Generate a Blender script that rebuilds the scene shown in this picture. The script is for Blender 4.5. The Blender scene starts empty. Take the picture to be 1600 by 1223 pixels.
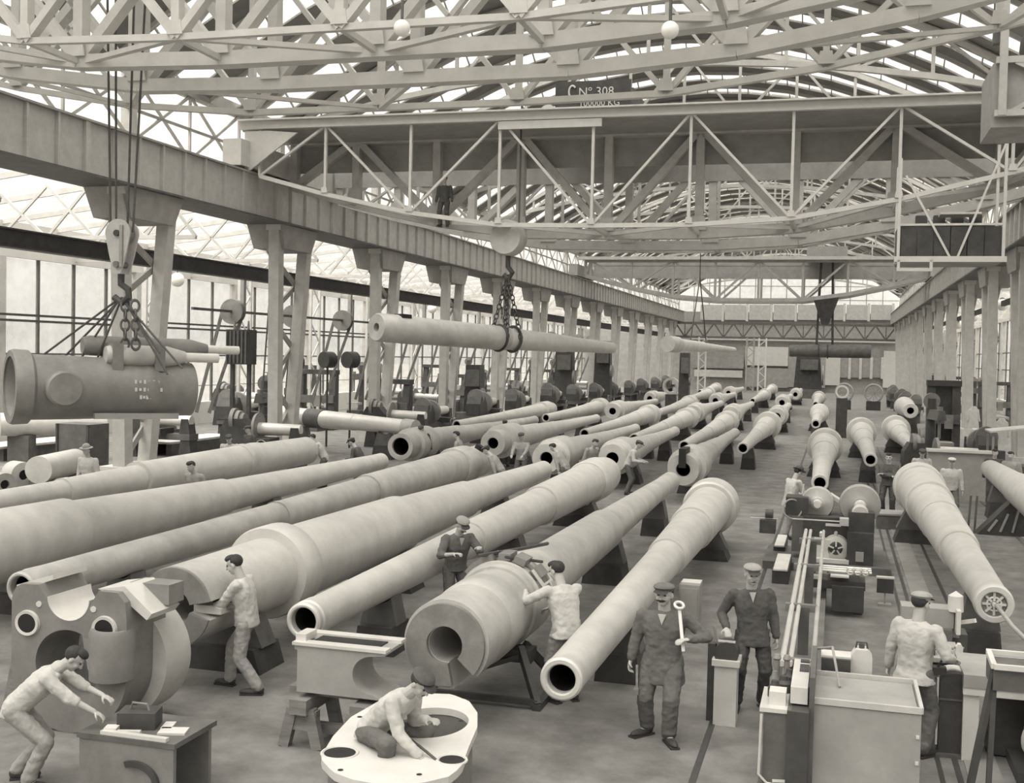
import bpy, math, random
from mathutils import Vector, Matrix, Quaternion, noise

random.seed(7)
scene = bpy.context.scene
COL = scene.collection
PI = math.pi
V = Vector

# ------------------------------------------------------------------ camera
# a plain view camera 4.3 m above the floor, looking down the hall and a little to the left
CAM_H = 4.3
PXC, PYC = 800.0, 611.5
VPY = V((1308 - PXC, 563 - PYC))          # where the hall's long axis (+Y) vanishes
VPX = V((-5500 - PXC, 407 - PYC))         # where the cross axis (-X) vanishes
FPX = math.sqrt(-(VPY.x * VPX.x + VPY.y * VPX.y))
ay = V((VPY.x, VPY.y, FPX)).normalized()
ax = -V((VPX.x, VPX.y, FPX)).normalized()
az = ax.cross(ay)
ROT = Matrix((ax, ay, az))                # camera (right, down, forward) -> world
cam_data = bpy.data.cameras.new('camera')
cam = bpy.data.objects.new('camera', cam_data)
COL.objects.link(cam)
cam_data.sensor_width = 36.0
cam_data.lens = FPX / 1600.0 * 36.0
cam_data.clip_end = 1500
r_, d_, f_ = ROT.col[0], ROT.col[1], ROT.col[2]
cam.matrix_world = Matrix(((r_.x, -d_.x, -f_.x, 0), (r_.y, -d_.y, -f_.y, 0), (r_.z, -d_.z, -f_.z, CAM_H), (0, 0, 0, 1)))
scene.camera = cam

def ray(px, py):
    return ROT @ V((px - PXC, py - PYC, FPX))
def at(px, py, y):                        # point of that sight line standing y metres down the hall
    d = ray(px, py)
    return d * (y / d.y) + V((0, 0, CAM_H))
def atx(px, py, x):
    d = ray(px, py)
    return d * (x / d.x) + V((0, 0, CAM_H))
def gnd(px, py, h=0.0):                   # point of that sight line at height h
    d = ray(px, py)
    return d * ((h - CAM_H) / d.z) + V((0, 0, CAM_H))

# ------------------------------------------------------------------ sky and exposure
world = bpy.data.worlds.new('overcast_sky')
scene.world = world
world.use_nodes = True
nt = world.node_tree
bg = nt.nodes['Background']
tc = nt.nodes.new('ShaderNodeTexCoord')
sep = nt.nodes.new('ShaderNodeSeparateXYZ')
rmp = nt.nodes.new('ShaderNodeMapRange')
rmp.inputs['From Min'].default_value = -0.1
rmp.inputs['From Max'].default_value = 1.0
rmp.inputs['To Min'].default_value = 0.45
rmp.inputs['To Max'].default_value = 2.1
nt.links.new(tc.outputs['Generated'], sep.inputs[0])
nt.links.new(sep.outputs['Z'], rmp.inputs['Value'])
nt.links.new(rmp.outputs[0], bg.inputs['Strength'])
bg.inputs['Color'].default_value = (1.0, 0.985, 0.955, 1)
sun_data = bpy.data.lights.new('soft_daylight', 'SUN')
sun_data.energy = 3.6
sun_data.angle = math.radians(70)
sun_data.color = (1.0, 0.985, 0.95)
sun = bpy.data.objects.new('soft_daylight', sun_data)
COL.objects.link(sun)
sun.rotation_euler = (math.radians(22), math.radians(-12), 0)
scene.cycles.max_bounces = 8
scene.cycles.diffuse_bounces = 4
scene.cycles.glossy_bounces = 2
scene.view_settings.view_transform = 'Standard'
scene.view_settings.look = 'None'
scene.view_settings.gamma = 1.0
scene.view_settings.use_curve_mapping = False
scene.view_settings.exposure = 0.88

# ------------------------------------------------------------------ materials
MATS = {}
def mat(name, v, rough=0.7, metal=0.0, var=0.15, scale=3.0, bump=0.0, spec=0.3, tint=(1.0, 0.975, 0.925), stretch=None):
    if name in MATS:
        return MATS[name]
    m = bpy.data.materials.new(name)
    m.use_nodes = True
    n = m.node_tree.nodes
    l = m.node_tree.links
    b = n['Principled BSDF']
    b.inputs['Roughness'].default_value = rough
    b.inputs['Metallic'].default_value = metal
    b.inputs['Specular IOR Level'].default_value = spec
    geo = n.new('ShaderNodeNewGeometry')
    src = geo.outputs['Position']
    if stretch:
        mp = n.new('ShaderNodeMapping')
        mp.inputs['Scale'].default_value = stretch
        l.new(src, mp.inputs['Vector'])
        src = mp.outputs[0]
    nz = n.new('ShaderNodeTexNoise')
    nz.inputs['Scale'].default_value = scale
    nz.inputs['Detail'].default_value = 5
    nz.inputs['Roughness'].default_value = 0.65
    l.new(src, nz.inputs['Vector'])
    cr = n.new('ShaderNodeValToRGB')
    a, c = max(0.0, v * (1 - var)), min(1.0, v * (1 + var))
    cr.color_ramp.elements[0].position = 0.3
    cr.color_ramp.elements[1].position = 0.7
    cr.color_ramp.elements[0].color = (a * tint[0], a * tint[1], a * tint[2], 1)
    cr.color_ramp.elements[1].color = (c * tint[0], c * tint[1], c * tint[2], 1)
    l.new(nz.outputs['Fac'], cr.inputs['Fac'])
    l.new(cr.outputs['Color'], b.inputs['Base Color'])
    if bump:
        bp = n.new('ShaderNodeBump')
        bp.inputs['Strength'].default_value = bump
        bp.inputs['Distance'].default_value = 0.02
        nz2 = n.new('ShaderNodeTexNoise')
        nz2.inputs['Scale'].default_value = scale * 6
        nz2.inputs['Detail'].default_value = 4
        l.new(src, nz2.inputs['Vector'])
        l.new(nz2.outputs['Fac'], bp.inputs['Height'])
        l.new(bp.outputs[0], b.inputs['Normal'])
    MATS[name] = m
    return m

def glass_mat(name, alpha, v=0.85):
    m = bpy.data.materials.new(name)
    m.use_nodes = True
    n = m.node_tree.nodes
    l = m.node_tree.links
    n.clear()
    out = n.new('ShaderNodeOutputMaterial')
    mx = n.new('ShaderNodeMixShader')
    tr = n.new('ShaderNodeBsdfTransparent')
    tr.inputs[0].default_value = (v, v * 0.99, v * 0.97, 1)
    gl = n.new('ShaderNodeBsdfPrincipled')
    gl.inputs['Base Color'].default_value = (0.75, 0.73, 0.67, 1)
    gl.inputs['Roughness'].default_value = 0.35
    nz = n.new('ShaderNodeTexNoise')
    nz.inputs['Scale'].default_value = 1.4
    geo = n.new('ShaderNodeNewGeometry')
    l.new(geo.outputs['Position'], nz.inputs['Vector'])
    mr = n.new('ShaderNodeMapRange')
    mr.inputs['From Min'].default_value = 0.3
    mr.inputs['From Max'].default_value = 0.7
    mr.inputs['To Min'].default_value = max(0, alpha - 0.08)
    mr.inputs['To Max'].default_value = alpha + 0.08
    l.new(nz.outputs['Fac'], mr.inputs['Value'])
    l.new(mr.outputs[0], mx.inputs[0])
    l.new(tr.outputs[0], mx.inputs[1])
    l.new(gl.outputs[0], mx.inputs[2])
    l.new(mx.outputs[0], out.inputs[0])
    MATS[name] = m
    return m

M_floor = mat('wood_block_floor', 0.175, 0.8, 0, 0.34, 1.6, 0.4)
M_ground = mat('yard_ground', 0.25, 0.9, 0, 0.2, 0.5)
M_grey = mat('grey_painted_iron', 0.46, 0.55, 0.0, 0.13, 2.5, 0.05)
M_light = mat('light_painted_iron', 0.56, 0.55, 0.0, 0.1, 2.5, 0.05)
M_mid = mat('dull_painted_iron', 0.31, 0.6, 0.0, 0.15, 2.0)
M_dark = mat('dark_iron', 0.12, 0.55, 0.1, 0.25, 3.0, 0.05)
M_black = mat('oily_black_iron', 0.065, 0.5, 0.1, 0.3, 3.0)
M_board = mat('roof_boards', 0.20, 0.85, 0, 0.2, 1.0)
M_steel = mat('turned_steel', 0.55, 0.40, 0.15, 0.12, 2.2, 0.03, 0.5)
M_steel2 = mat('rough_turned_steel', 0.44, 0.45, 0.15, 0.2, 1.8, 0.06, 0.5)
M_bright = mat('polished_steel', 0.68, 0.32, 0.3, 0.08, 3.0, 0.02, 0.5)
M_dsteel = mat('dark_forged_steel', 0.22, 0.5, 0.2, 0.25, 2.0, 0.06)
M_face = mat('scored_face_steel', 0.24, 0.65, 0.3, 0.2, 4.0, 0.1)
M_bore = mat('bore_shadowed_steel', 0.025, 0.6, 0.2, 0.2, 3)  # near black: the shade inside bores, holes and slots is put into the colour
M_white = mat('white_paint', 0.56, 0.6, 0, 0.06, 3)
M_wall = mat('plaster_wall', 0.60, 0.85, 0, 0.1, 0.7)
M_wood = mat('worn_timber', 0.20, 0.8, 0, 0.3, 2.0, 0.2, stretch=(1, 1, 6))
M_pale = mat('pale_concrete', 0.24, 0.85, 0, 0.2, 1.5, 0.1)
M_rope = mat('wire_rope', 0.10, 0.6, 0.2, 0.2, 8)
M_globe = mat('opal_glass_globe', 0.88, 0.3, 0, 0.02, 2)
M_glass = glass_mat('roof_glass', 0.12, 0.96)
M_wglass = glass_mat('window_glass', 0.22, 0.92)

# ------------------------------------------------------------------ object helpers
def tag(o, label=None, cat=None, group=None, kind=None):
    if label: o['label'] = label
    if cat: o['category'] = cat
    if group: o['group'] = group
    if kind: o['kind'] = kind
    return o
def thing(name, label=None, cat=None, loc=(0, 0, 0), rz=0.0, group=None, kind=None):
    o = bpy.data.objects.new(name, None)
    COL.objects.link(o)
    o.location = loc
    o.rotation_euler = (0, 0, rz)
    o.empty_display_size = 0.2
    return tag(o, label, cat, group, kind)
def pmat(parent):
    if parent is None:
        return Matrix.Identity(4)
    m = Matrix.LocRotScale(parent.location, parent.rotation_euler, None) if parent.rotation_mode != 'QUATERNION' else parent.matrix_basis.copy()
    if parent.get('_bar') or parent.parent is not None:
        return pmat(parent.parent) @ parent.matrix_basis
    return m

class MB:
    def __init__(s):
        s.v, s.f = [], []
    def add(s, vs, fs):
        k = len(s.v)
        s.v += [V(p) for p in vs]
        s.f += [tuple(i + k for i in f) for f in fs]
        return s
    def box(s, c, size, rot=None):
        x, y, z = (a / 2 for a in size)
        vs = [V((i * x, j * y, k * z)) for i in (-1, 1) for j in (-1, 1) for k in (-1, 1)]
        if rot is not None:
            vs = [rot @ p for p in vs]
        c = V(c)
        return s.add([p + c for p in vs], [(0, 1, 3, 2), (4, 6, 7, 5), (0, 4, 5, 1), (2, 3, 7, 6), (0, 2, 6, 4), (1, 5, 7, 3)])
    def bar(s, p, q, w, h, up=(0, 0, 1)):
        p, q = V(p), V(q)
        d = (q - p)
        L = d.length
        d.normalize()
        u = V(up)
        if abs(d.dot(u)) > 0.98:
            u = V((0, 1, 0))
        sx = d.cross(u).normalized()
        uz = sx.cross(d)
        return s.box((p + q) / 2, (w, L, h), Matrix((sx, d, uz)).transposed())
    def frustum(s, p, q, r1, r2, n=12, caps=True):
        p, q = V(p), V(q)
        d = (q - p).normalized()
        u = d.orthogonal().normalized()
        w = d.cross(u)
        vs = [p + (u * math.cos(2 * PI * i / n) + w * math.sin(2 * PI * i / n)) * r1 for i in range(n)]
        vs += [q + (u * math.cos(2 * PI * i / n) + w * math.sin(2 * PI * i / n)) * r2 for i in range(n)]
        fs = [(i, (i + 1) % n, n + (i + 1) % n, n + i) for i in range(n)]
        if caps:
            fs += [tuple(range(n))[::-1], tuple(range(n, 2 * n))]
        return s.add(vs, fs)
    def cyl(s, p, q, r, n=14):
        return s.frustum(p, q, r, r, n)
    def lathe(s, prof, o=(0, 0, 0), d=(0, 1, 0), n=40, a0=0.0, a1=2 * PI):
        o, d = V(o), V(d).normalized()
        u = d.orthogonal().normalized() if abs(d.z) > 0.95 else d.cross(V((0, 0, 1))).normalized()
        w = u.cross(d)
        full = abs(a1 - a0 - 2 * PI) < 1e-6
        m = n if full else n + 1
        vs = []
        for t, r in prof:
            for i in range(m):
                a = a0 + (a1 - a0) * i / n
                vs.append(o + d * t + (u * math.cos(a) + w * math.sin(a)) * max(r, 0.0005))
        fs = []
        for j in range(len(prof) - 1):
            for i in range(n):
                i2 = (i + 1) % m
                fs.append((j * m + i, (j + 1) * m + i, (j + 1) * m + i2, j * m + i2))
        return s.add(vs, fs)
    def ell(s, c, r, rot=None, nu=14, nv=9):
        c = V(c)
        vs, fs = [], []
        for j in range(nv + 1):
            th = PI * j / nv
            for i in range(nu):
                ph = 2 * PI * i / nu
                p = V((r[0] * math.sin(th) * math.cos(ph), r[1] * math.sin(th) * math.sin(ph), r[2] * math.cos(th)))
                if rot is not None:
                    p = rot @ p
                vs.append(c + p)
        for j in range(nv):
            for i in range(nu):
                i2 = (i + 1) % nu
                fs.append((j * nu + i, (j + 1) * nu + i, (j + 1) * nu + i2, j * nu + i2))
        return s.add(vs, fs)
    def cap(s, p, q, r1, r2, n=10):
        s.frustum(p, q, r1, r2, n)
        s.ell(p, (r1,) * 3, None, n, 6)
        return s.ell(q, (r2,) * 3, None, n, 6)
    def loft(s, rings, n=20):
        """rings: (centre, 3x3 frame, rx, ry) joined and closed"""
        vs, fs = [], []
        for c, R, rx, ry in rings:
            for i in range(n):
                a = 2 * PI * i / n
                ca, sa = math.cos(a), math.sin(a)
                vs.append(V(c) + R @ V((rx * math.copysign(abs(ca) ** 0.8, ca), ry * math.copysign(abs(sa) ** 0.8, sa), 0)))
        for j in range(len(rings) - 1):
            for i in range(n):
                i2 = (i + 1) % n
                fs.append((j * n + i, j * n + i2, (j + 1) * n + i2, (j + 1) * n + i))
        fs += [tuple(range(n))[::-1], tuple(range((len(rings) - 1) * n, len(rings) * n))]
        return s.add(vs, fs)
    def tube(s, pts, r, n=6):
        pts = [V(p) for p in pts]
        m = len(pts)
        rings = []
        u = None
        for i, p in enumerate(pts):
            d = (pts[min(i + 1, m - 1)] - pts[max(i - 1, 0)]).normalized()
            if u is None:
                u = d.orthogonal().normalized()
            u = (u - d * u.dot(d)).normalized()
            w = d.cross(u)
            rings += [p + (u * math.cos(2 * PI * k / n) + w * math.sin(2 * PI * k / n)) * r for k in range(n)]
        fs = [(j * n + k, j * n + (k + 1) % n, (j + 1) * n + (k + 1) % n, (j + 1) * n + k) for j in range(m - 1) for k in range(n)]
        fs += [tuple(range(n))[::-1], tuple(range((m - 1) * n, m * n))]
        return s.add(rings, fs)
    def torus(s, c, axis, R, r, n=20, k=8):
        axis = V(axis).normalized()
        u = axis.orthogonal().normalized()
        w = axis.cross(u)
        c = V(c)
        vs, fs = [], []
        for i in range(n):
            a = 2 * PI * i / n
            e = u * math.cos(a) + w * math.sin(a)
            for j in range(k):
                b = 2 * PI * j / k
                vs.append(c + e * (R + r * math.cos(b)) + axis * (r * math.sin(b)))
        for i in range(n):
            for j in range(k):
                fs.append((i * k + j, ((i + 1) % n) * k + j, ((i + 1) % n) * k + (j + 1) % k, i * k + (j + 1) % k))
        return s.add(vs, fs)
    def prism(s, pts, depth, M=None):
        """closed outline (x, z) pushed from y=0 to y=depth"""
        n = len(pts)
        vs = [V((p[0], 0, p[1])) for p in pts] + [V((p[0], depth, p[1])) for p in pts]
        if M is not None:
            vs = [M @ p for p in vs]
        fs = [tuple(range(n)), tuple(range(2 * n - 1, n - 1, -1))]
        fs += [(i, n + i, n + (i + 1) % n, (i + 1) % n) for i in range(n)]
        return s.add(vs, fs)
    def strip(s, outer, inner, depth, closed=True, M=None):
        """a band between two outlines of as many points, pushed from y=0 to y=depth"""
        n = len(outer)
        vs = []
        for y in (0, depth):
            vs += [V((p[0], y, p[1])) for p in outer] + [V((p[0], y, p[1])) for p in inner]
        if M is not None:
            vs = [M @ p for p in vs]
        fs = []
        m = n if closed else n - 1
        o0, i0, o1, i1 = 0, n, 2 * n, 3 * n
        for k in range(m):
            j = (k + 1) % n
            fs += [(o0 + k, o0 + j, i0 + j, i0 + k), (o1 + j, o1 + k, i1 + k, i1 + j), (o0 + j, o0 + k, o1 + k, o1 + j), (i0 + k, i0 + j, i1 + j, i1 + k)]
        if not closed:
            fs += [(o0, i0, i1, o1), (o0 + n - 1, o1 + n - 1, i1 + n - 1, i0 + n - 1)]
        return s.add(vs, fs)
    def mesh(s, name, m, smooth=True, ang=35):
        me = bpy.data.meshes.new(name)
        me.from_pydata([tuple(p) for p in s.v], [], s.f)
        me.materials.append(m)
        if smooth:
            me.polygons.foreach_set('use_smooth', [True] * len(me.polygons))
            me.set_sharp_from_angle(angle=math.radians(ang))
        me.update()
        return me
    def build(s, name, m, parent=None, world=False, smooth=True, ang=35):
        if world and parent is not None:
            inv = pmat(parent).inverted()
            s.v = [inv @ p for p in s.v]
        o = bpy.data.objects.new(name, s.mesh(name, m, smooth, ang))
        COL.objects.link(o)
        if parent is not None:
            o.parent = parent
        return o

CUBES = {}
def cube_mesh(m):
    if m.name not in CUBES:
        CUBES[m.name] = MB().box((0, 0, 0), (1, 1, 1)).mesh('bar_' + m.name, m, False)
    return CUBES[m.name]
def bar(name, p, q, w, h, m, parent=None, up=(0, 0, 1), world=True):
    """one straight member with a rectangular section, sharing one mesh per paint"""
    p, q = V(p), V(q)
    d = q - p
    L = d.length
    d.normalize()
    u = V(up)
    if abs(d.dot(u)) > 0.98:
        u = V((0, 1, 0))
    sx = d.cross(u).normalized()
    uz = sx.cross(d)
    c = (p + q) / 2
    Mx = Matrix(((sx.x * w, d.x * L, uz.x * h, c.x), (sx.y * w, d.y * L, uz.y * h, c.y), (sx.z * w, d.z * L, uz.z * h, c.z), (0, 0, 0, 1)))
    o = bpy.data.objects.new(name, cube_mesh(m))
    COL.objects.link(o)
    if parent is not None:
        o.parent = parent
        if world:
            Mx = pmat(parent).inverted() @ Mx
    o.matrix_basis = Mx
    return o
def blk(name, c, size, m, parent=None, world=True):
    c = V(c)
    return bar(name, c - V((0, size[1] / 2, 0)), c + V((0, size[1] / 2, 0)), size[0], size[2], m, parent, world=world)
ORD = ['first', 'second', 'third', 'fourth', 'fifth', 'sixth', 'seventh', 'eighth', 'ninth', 'tenth', 'eleventh', 'twelfth', 'thirteenth', 'fourteenth', 'fifteenth', 'sixteenth', 'seventeenth', 'eighteenth', 'nineteenth', 'twentieth']

# ------------------------------------------------------------------ the hall
XL, XR = -20.0, 6.5            # faces of the two crane runways
BAY, Y0, NB = 9.75, 30.7, 13   # column bays down the hall
XC = -6.75                     # ridge of the roof
YEND = 156.0
def roof_z(x):
    return 17.7 - 0.025 * (x - XC) ** 2

tag(MB().box((-8, 60, -0.06), (66, 200, 0.12)).build('floor', M_floor, smooth=False), 'dark oily wood-block floor of the gun hall', kind='structure')
tag(MB().box((-8, 60, -0.4), (600, 600, 0.2)).build('ground', M_ground, smooth=False), 'bare ground outside the hall', kind='structure')
fl = bpy.data.objects['floor']
for x, m, w in ((-1.28, M_black, 0.07), (1.36, M_black, 0.06), (2.05, M_black, 0.06), (4.45, M_dark, 0.06), (5.2, M_dark, 0.06), (1.18, M_black, 0.05), (-0.62, M_dark, 0.05)):
    bar('rail_slot', (x, 6, 0.002), (x, 60, 0.002), w, 0.012, m, fl)
for x, w in ((1.62, 0.34), (4.8, 0.5)):
    bar('concrete_strip', (x, 6, 0.0), (x, 42, 0.0), w, 0.02, M_pale, fl)

# --- runway girders
def runway(side, xf, sx, label):
    t = thing('crane_runway_girder', label, 'girder', (xf, 90, 8.95))
    y1, y2 = -12.5, YEND - 1
    zb, zt = 8.98, 10.38
    bar('web_plate', (xf + sx * 0.06, y1, (zb + zt) / 2), (xf + sx * 0.06, y2, (zb + zt) / 2), 0.05, zt - zb, M_grey, t)
    bar('rear_web_plate', (xf + sx * 1.5, y1, (zb + zt) / 2), (xf + sx * 1.5, y2, (zb + zt) / 2), 0.05, zt - zb, M_grey, t)
    bar('top_flange', (xf + sx * 0.75, y1, zt + 0.03), (xf + sx * 0.75, y2, zt + 0.03), 1.75, 0.06, M_mid, t)
    bar('bottom_flange', (xf + sx * 0.75, y1, zb - 0.03), (xf + sx * 0.75, y2, zb - 0.03), 1.75, 0.06, M_dark, t)
    bar('crane_rail', (xf + sx * 0.3, y1, zt + 0.11), (xf + sx * 0.3, y2, zt + 0.11), 0.09, 0.12, M_dsteel, t)
    y = y1 + 0.6
    k = 0
    while y < y2:
        wide = 0.2 if k % 8 == 0 else 0.08
        bar('stiffener', (xf - sx * 0.02, y, zb), (xf - sx * 0.02, y, zt), 0.12, wide, M_grey, t, up=(0, 1, 0))
        y += 1.22
        k += 1
    return t
runway('left', XL, -1, 'long riveted grey crane runway girder along the column row before the tall windows')
runway('right', XR, 1, 'riveted crane runway girder behind the hanging driver cab')

def column(x, sx, y, label):
    t = thing('column', label, 'column', (x + sx * 0.8, y, 0), kind='structure', group='runway columns')
    xm = x + sx * 0.85
    b = MB()
    b.add([(x + sx * 0.1, y - 1.5, 8.92), (x + sx * 1.6, y - 1.5, 8.92), (x + sx * 1.6, y + 1.5, 8.92), (x + sx * 0.1, y + 1.5, 8.92),
           (x + sx * 0.2, y - 1.15, 8.05), (x + sx * 1.5, y - 1.15, 8.05), (x + sx * 1.5, y + 1.15, 8.05), (x + sx * 0.2, y + 1.15, 8.05)],
          [(0, 1, 2, 3), (7, 6, 5, 4), (0, 4, 5, 1), (1, 5, 6, 2), (2, 6, 7, 3), (3, 7, 4, 0)])
    b.build('bracket', M_mid, t, True, False)
    for s in (-1, 1):
        bb = MB()
        yt, yb = y + s * 1.25, y + s * 0.62
        bb.bar((xm - sx * 0.1, yb, 0.5), (xm - sx * 0.35, yt, 8.9), 0.42, 0.42, up=(0, 1, 0))
        bb.build('leg', M_grey, t, True, False)
        bar('leg_cap', (xm - sx * 0.35 - 0.3, yt, 8.82), (xm - sx * 0.35 + 0.3, yt, 8.82), 0.5, 0.22, M_light, t)
    n = 6
    for k in range(n):
        f1, f2 = k / n, (k + 1) / n
        ya = lambda f: 0.62 + (1.25 - 0.62) * f
        z1, z2 = 0.6 + 7.4 * f1, 0.6 + 7.4 * f2
        s = 1 if k % 2 else -1
        bar('lacing', (xm, y + s * ya(f1), z1), (xm, y - s * ya(f2), z2), 0.2, 0.08, M_mid, t, up=(1, 0, 0))
    blk('base_shoe', (xm, y, 0.3), (1.0, 2.0, 0.6), M_light if sx < 0 else M_grey, t)
    # upper post that carries the roof
    bar('roof_post', (x + sx * 1.1, y, 10.4), (x + sx * 1.1, y, 12.9), 0.35, 0.35, M_grey, t)
for i in range(NB):
    column(XL, -1, Y0 + BAY * i, ('%s laced iron column from the camera in the row under the grey runway girder, window side' % ORD[i]))
for i in range(1, NB):
    column(XR, 1, Y0 + BAY * i, ('%s laced iron column from the camera in the row behind the driver cab' % ORD[i - 1]))

# dark aisle beam, double pipes behind it
t = thing('aisle_beam', 'long dark iron beam running behind the columns below the grey runway girder', 'beam', (-22.6, 90, 7))
bar('web', (-22.6, 16, 7.22), (-22.6, YEND - 1, 7.22), 0.1, 0.5, M_black, t)
bar('flange', (-22.6, 16, 7.47), (-22.6, YEND - 1, 7.47), 0.4, 0.05, M_black, t)
bar('flange', (-22.6, 16, 6.97), (-22.6, YEND - 1, 6.97), 0.4, 0.05, M_black, t)
t = thing('pipe_run', 'pair of thin dark pipes running along the tall windows', 'pipe', (-33.4, 90, 5.3))
for dz in (0, 0.24):
    bar('pipe', (-33.4, 20, 5.2 + dz), (-33.4, YEND - 1, 5.2 + dz), 0.1, 0.1, M_black, t)

# --- outer walls with windows
def window_wall(name, x, sx, label, ys, n_bays, zlo, zhi):
    w = thing(name, label, None, (x, 90, 0), kind='structure')
    bar('sill_wall', (x, -13, zlo / 2), (x, YEND, zlo / 2), 0.3, zlo, M_wall, w)
    bar('head_wall', (x, -13, zhi + 0.75), (x, YEND, zhi + 0.75), 0.3, 1.5, M_wall, w)
    pw = BAY / 4
    zs = [zlo, (zlo * 1.6 + zhi) / 2.6, (zlo + zhi * 1.5) / 2.5, zhi]
    pane = {}
    for i in range(n_bays):
        yb = ys + BAY * i
        blk('pier', (x, yb, (zlo + zhi) / 2), (0.4, 0.4, zhi - zlo), M_grey, w)
        for k in range(4):
            if k:
                blk('mullion', (x, yb + pw * k, (zlo + zhi) / 2), (0.12, 0.13, zhi - zlo), M_dark, w)
            for j in range(3):
                key = j
                h = zs[j + 1] - zs[j]
                if key not in pane:
                    pane[key] = MB().box((0, 0, 0), (0.02, pw - 0.1, h - 0.06)).mesh('pane', M_wglass, False)
                o = bpy.data.objects.new('pane', pane[key])
                COL.objects.link(o)
                o.parent = w
                o.location = (0, yb + pw * (k + 0.5) - 90, (zs[j] + zs[j + 1]) / 2)
        for j in (1, 2):
            bar('transom', (x, yb, zs[j]), (x, yb + BAY, zs[j]), 0.08, 0.08, M_dark, w)
        bar('glazing_bar', (x, yb, zs[0] + 0.9), (x, yb + BAY, zs[0] + 0.9), 0.04, 0.04, M_mid, w)
    return w
window_wall('wall_left', -34.0, -1, 'outer wall of tall steel windows behind the column row', 20.95 - 3 * BAY, 17, 1.2, 7.9)
window_wall('wall_right', 14.0, 1, 'outer wall of tall steel windows behind the driver cab side', 30.7 - 4 * BAY, 17, 1.2, 8.0)

# clerestory glazing above the runways
for nm, x, lb in (('wall_clerestory_left', -21.0, 'band of clerestory glass above the long grey runway girder'), ('wall_clerestory_right', 7.5, 'band of clerestory glass above the cab-side runway')):
    w = thing(nm, lb, None, (x, 90, 10.4), kind='structure')
    bar('eave_beam', (x, -13, 12.75), (x, YEND, 12.75), 0.35, 0.4, M_mid, w)
    bar('rail', (x, -13, 11.5), (x, YEND, 11.5), 0.08, 0.08, M_mid, w)
    for i in range(-3, 14):
        yb = 20.95 + BAY * i
        MB().box((x, yb + BAY / 2, 11.5), (0.02, BAY - 0.2, 2.1)).build('pane', M_glass, w, True, False)
        for k in range(3 if i >= 0 else 0):
            yk = yb + BAY / 3 * k
            bar('brace', (x, yk, 10.5), (x, yk + BAY / 3, 12.6), 0.06, 0.1, M_grey, w)
            bar('brace', (x, yk + BAY / 3, 10.5), (x, yk, 12.6), 0.06, 0.1, M_grey, w)
            bar('mullion', (x, yk, 10.4), (x, yk, 12.6), 0.08, 0.08, M_grey, w)

# --- nave roof: cross ridges of glass between boarded gutters
roof = thing('ceiling', 'arched roof of glazed cross ridges between dark boarded gutters', None, (XC, 90, 12.6), kind='structure')
PITCH, GL = 2.785, 1.75
NX = 14
xs = [-21.0 + 28.5 * k / NX for k in range(NX + 1)]
def sheet(name, ya, za, yb, zb, m, th=0.03, parent=None):
    b = MB()
    vs, fs = [], []
    for x in xs:
        z = roof_z(x)
        vs += [(x, ya, z + za), (x, yb, z + zb), (x, ya, z + za + th), (x, yb, z + zb + th)]
    for k in range(NX):
        a, c = 4 * k, 4 * k + 4
        fs += [(a, a + 1, c + 1, c), (a + 2, c + 2, c + 3, a + 3), (a, c, c + 2, a + 2), (a + 1, a + 3, c + 3, c + 1)]
    return b.add(vs, fs).build(name, m, parent, True, False)
row = 0
y = 20.0 - 12 * PITCH
pane_rows = 0
while y < YEND:
    bw = PITCH - GL
    sheet('board_strip', y, 0, y + bw, 0, M_board, 0.08, roof)
    yr, ye, hr = y + bw + GL / 2, y + PITCH, 0.5
    sheet('front_glazing', y + bw, 0, yr, hr, M_glass, 0.012, roof)
    if 33 < y < 50:
        for k in range(28):
            xa, xb = -21 + 28.5 / 28 * k + 0.03, -21 + 28.5 / 28 * (k + 1) - 0.03
            za, zb = roof_z(xa), roof_z(xb)
            MB().add([(xa, yr, za + hr), (xb, yr, zb + hr), (xb, ye, zb), (xa, ye, za), (xa, yr, za + hr + .012), (xb, yr, zb + hr + .012), (xb, ye, zb + .012), (xa, ye, za + .012)],
                     [(0, 1, 2, 3), (7, 6, 5, 4), (0, 4, 5, 1), (1, 5, 6, 2), (2, 6, 7, 3), (3, 7, 4, 0)]).build('pane', M_glass, roof, True, False)
    else:
        sheet('rear_glazing', yr, hr, ye, 0, M_glass, 0.012, roof)
    b = MB()
    step = 28 if 20 < y < 80 else 14
    for k in range(step + 1):
        x = -21 + 28.5 / step * k
        z = roof_z(x)
        b.bar((x, y + bw, z), (x, yr, z + hr), 0.05, 0.07)
        b.bar((x, yr, z + hr), (x, ye, z), 0.05, 0.07)
    for k in range(NX):
        b.bar((xs[k], yr, roof_z(xs[k]) + hr), (xs[k + 1], yr, roof_z(xs[k + 1]) + hr), 0.08, 0.08)
    b.build('glazing_bars', M_mid, roof, True, False)['kind'] = 'stuff'
    if 25 < y < 62:
        for k in range(0, NX, 1):
            bar('purlin', (xs[k], y + bw, roof_z(xs[k]) - 0.06), (xs[k + 1], y + bw, roof_z(xs[k + 1]) - 0.06), 0.1, 0.16, M_grey, roof)
    else:
        b = MB()
        for k in range(0, NX, 1):
            b.bar((xs[k], y + bw, roof_z(xs[k]) - 0.06), (xs[k + 1], y + bw, roof_z(xs[k + 1]) - 0.06), 0.1, 0.16)
        b.build('purlin', M_grey, roof, True, False)
    y += PITCH
    row += 1

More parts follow.
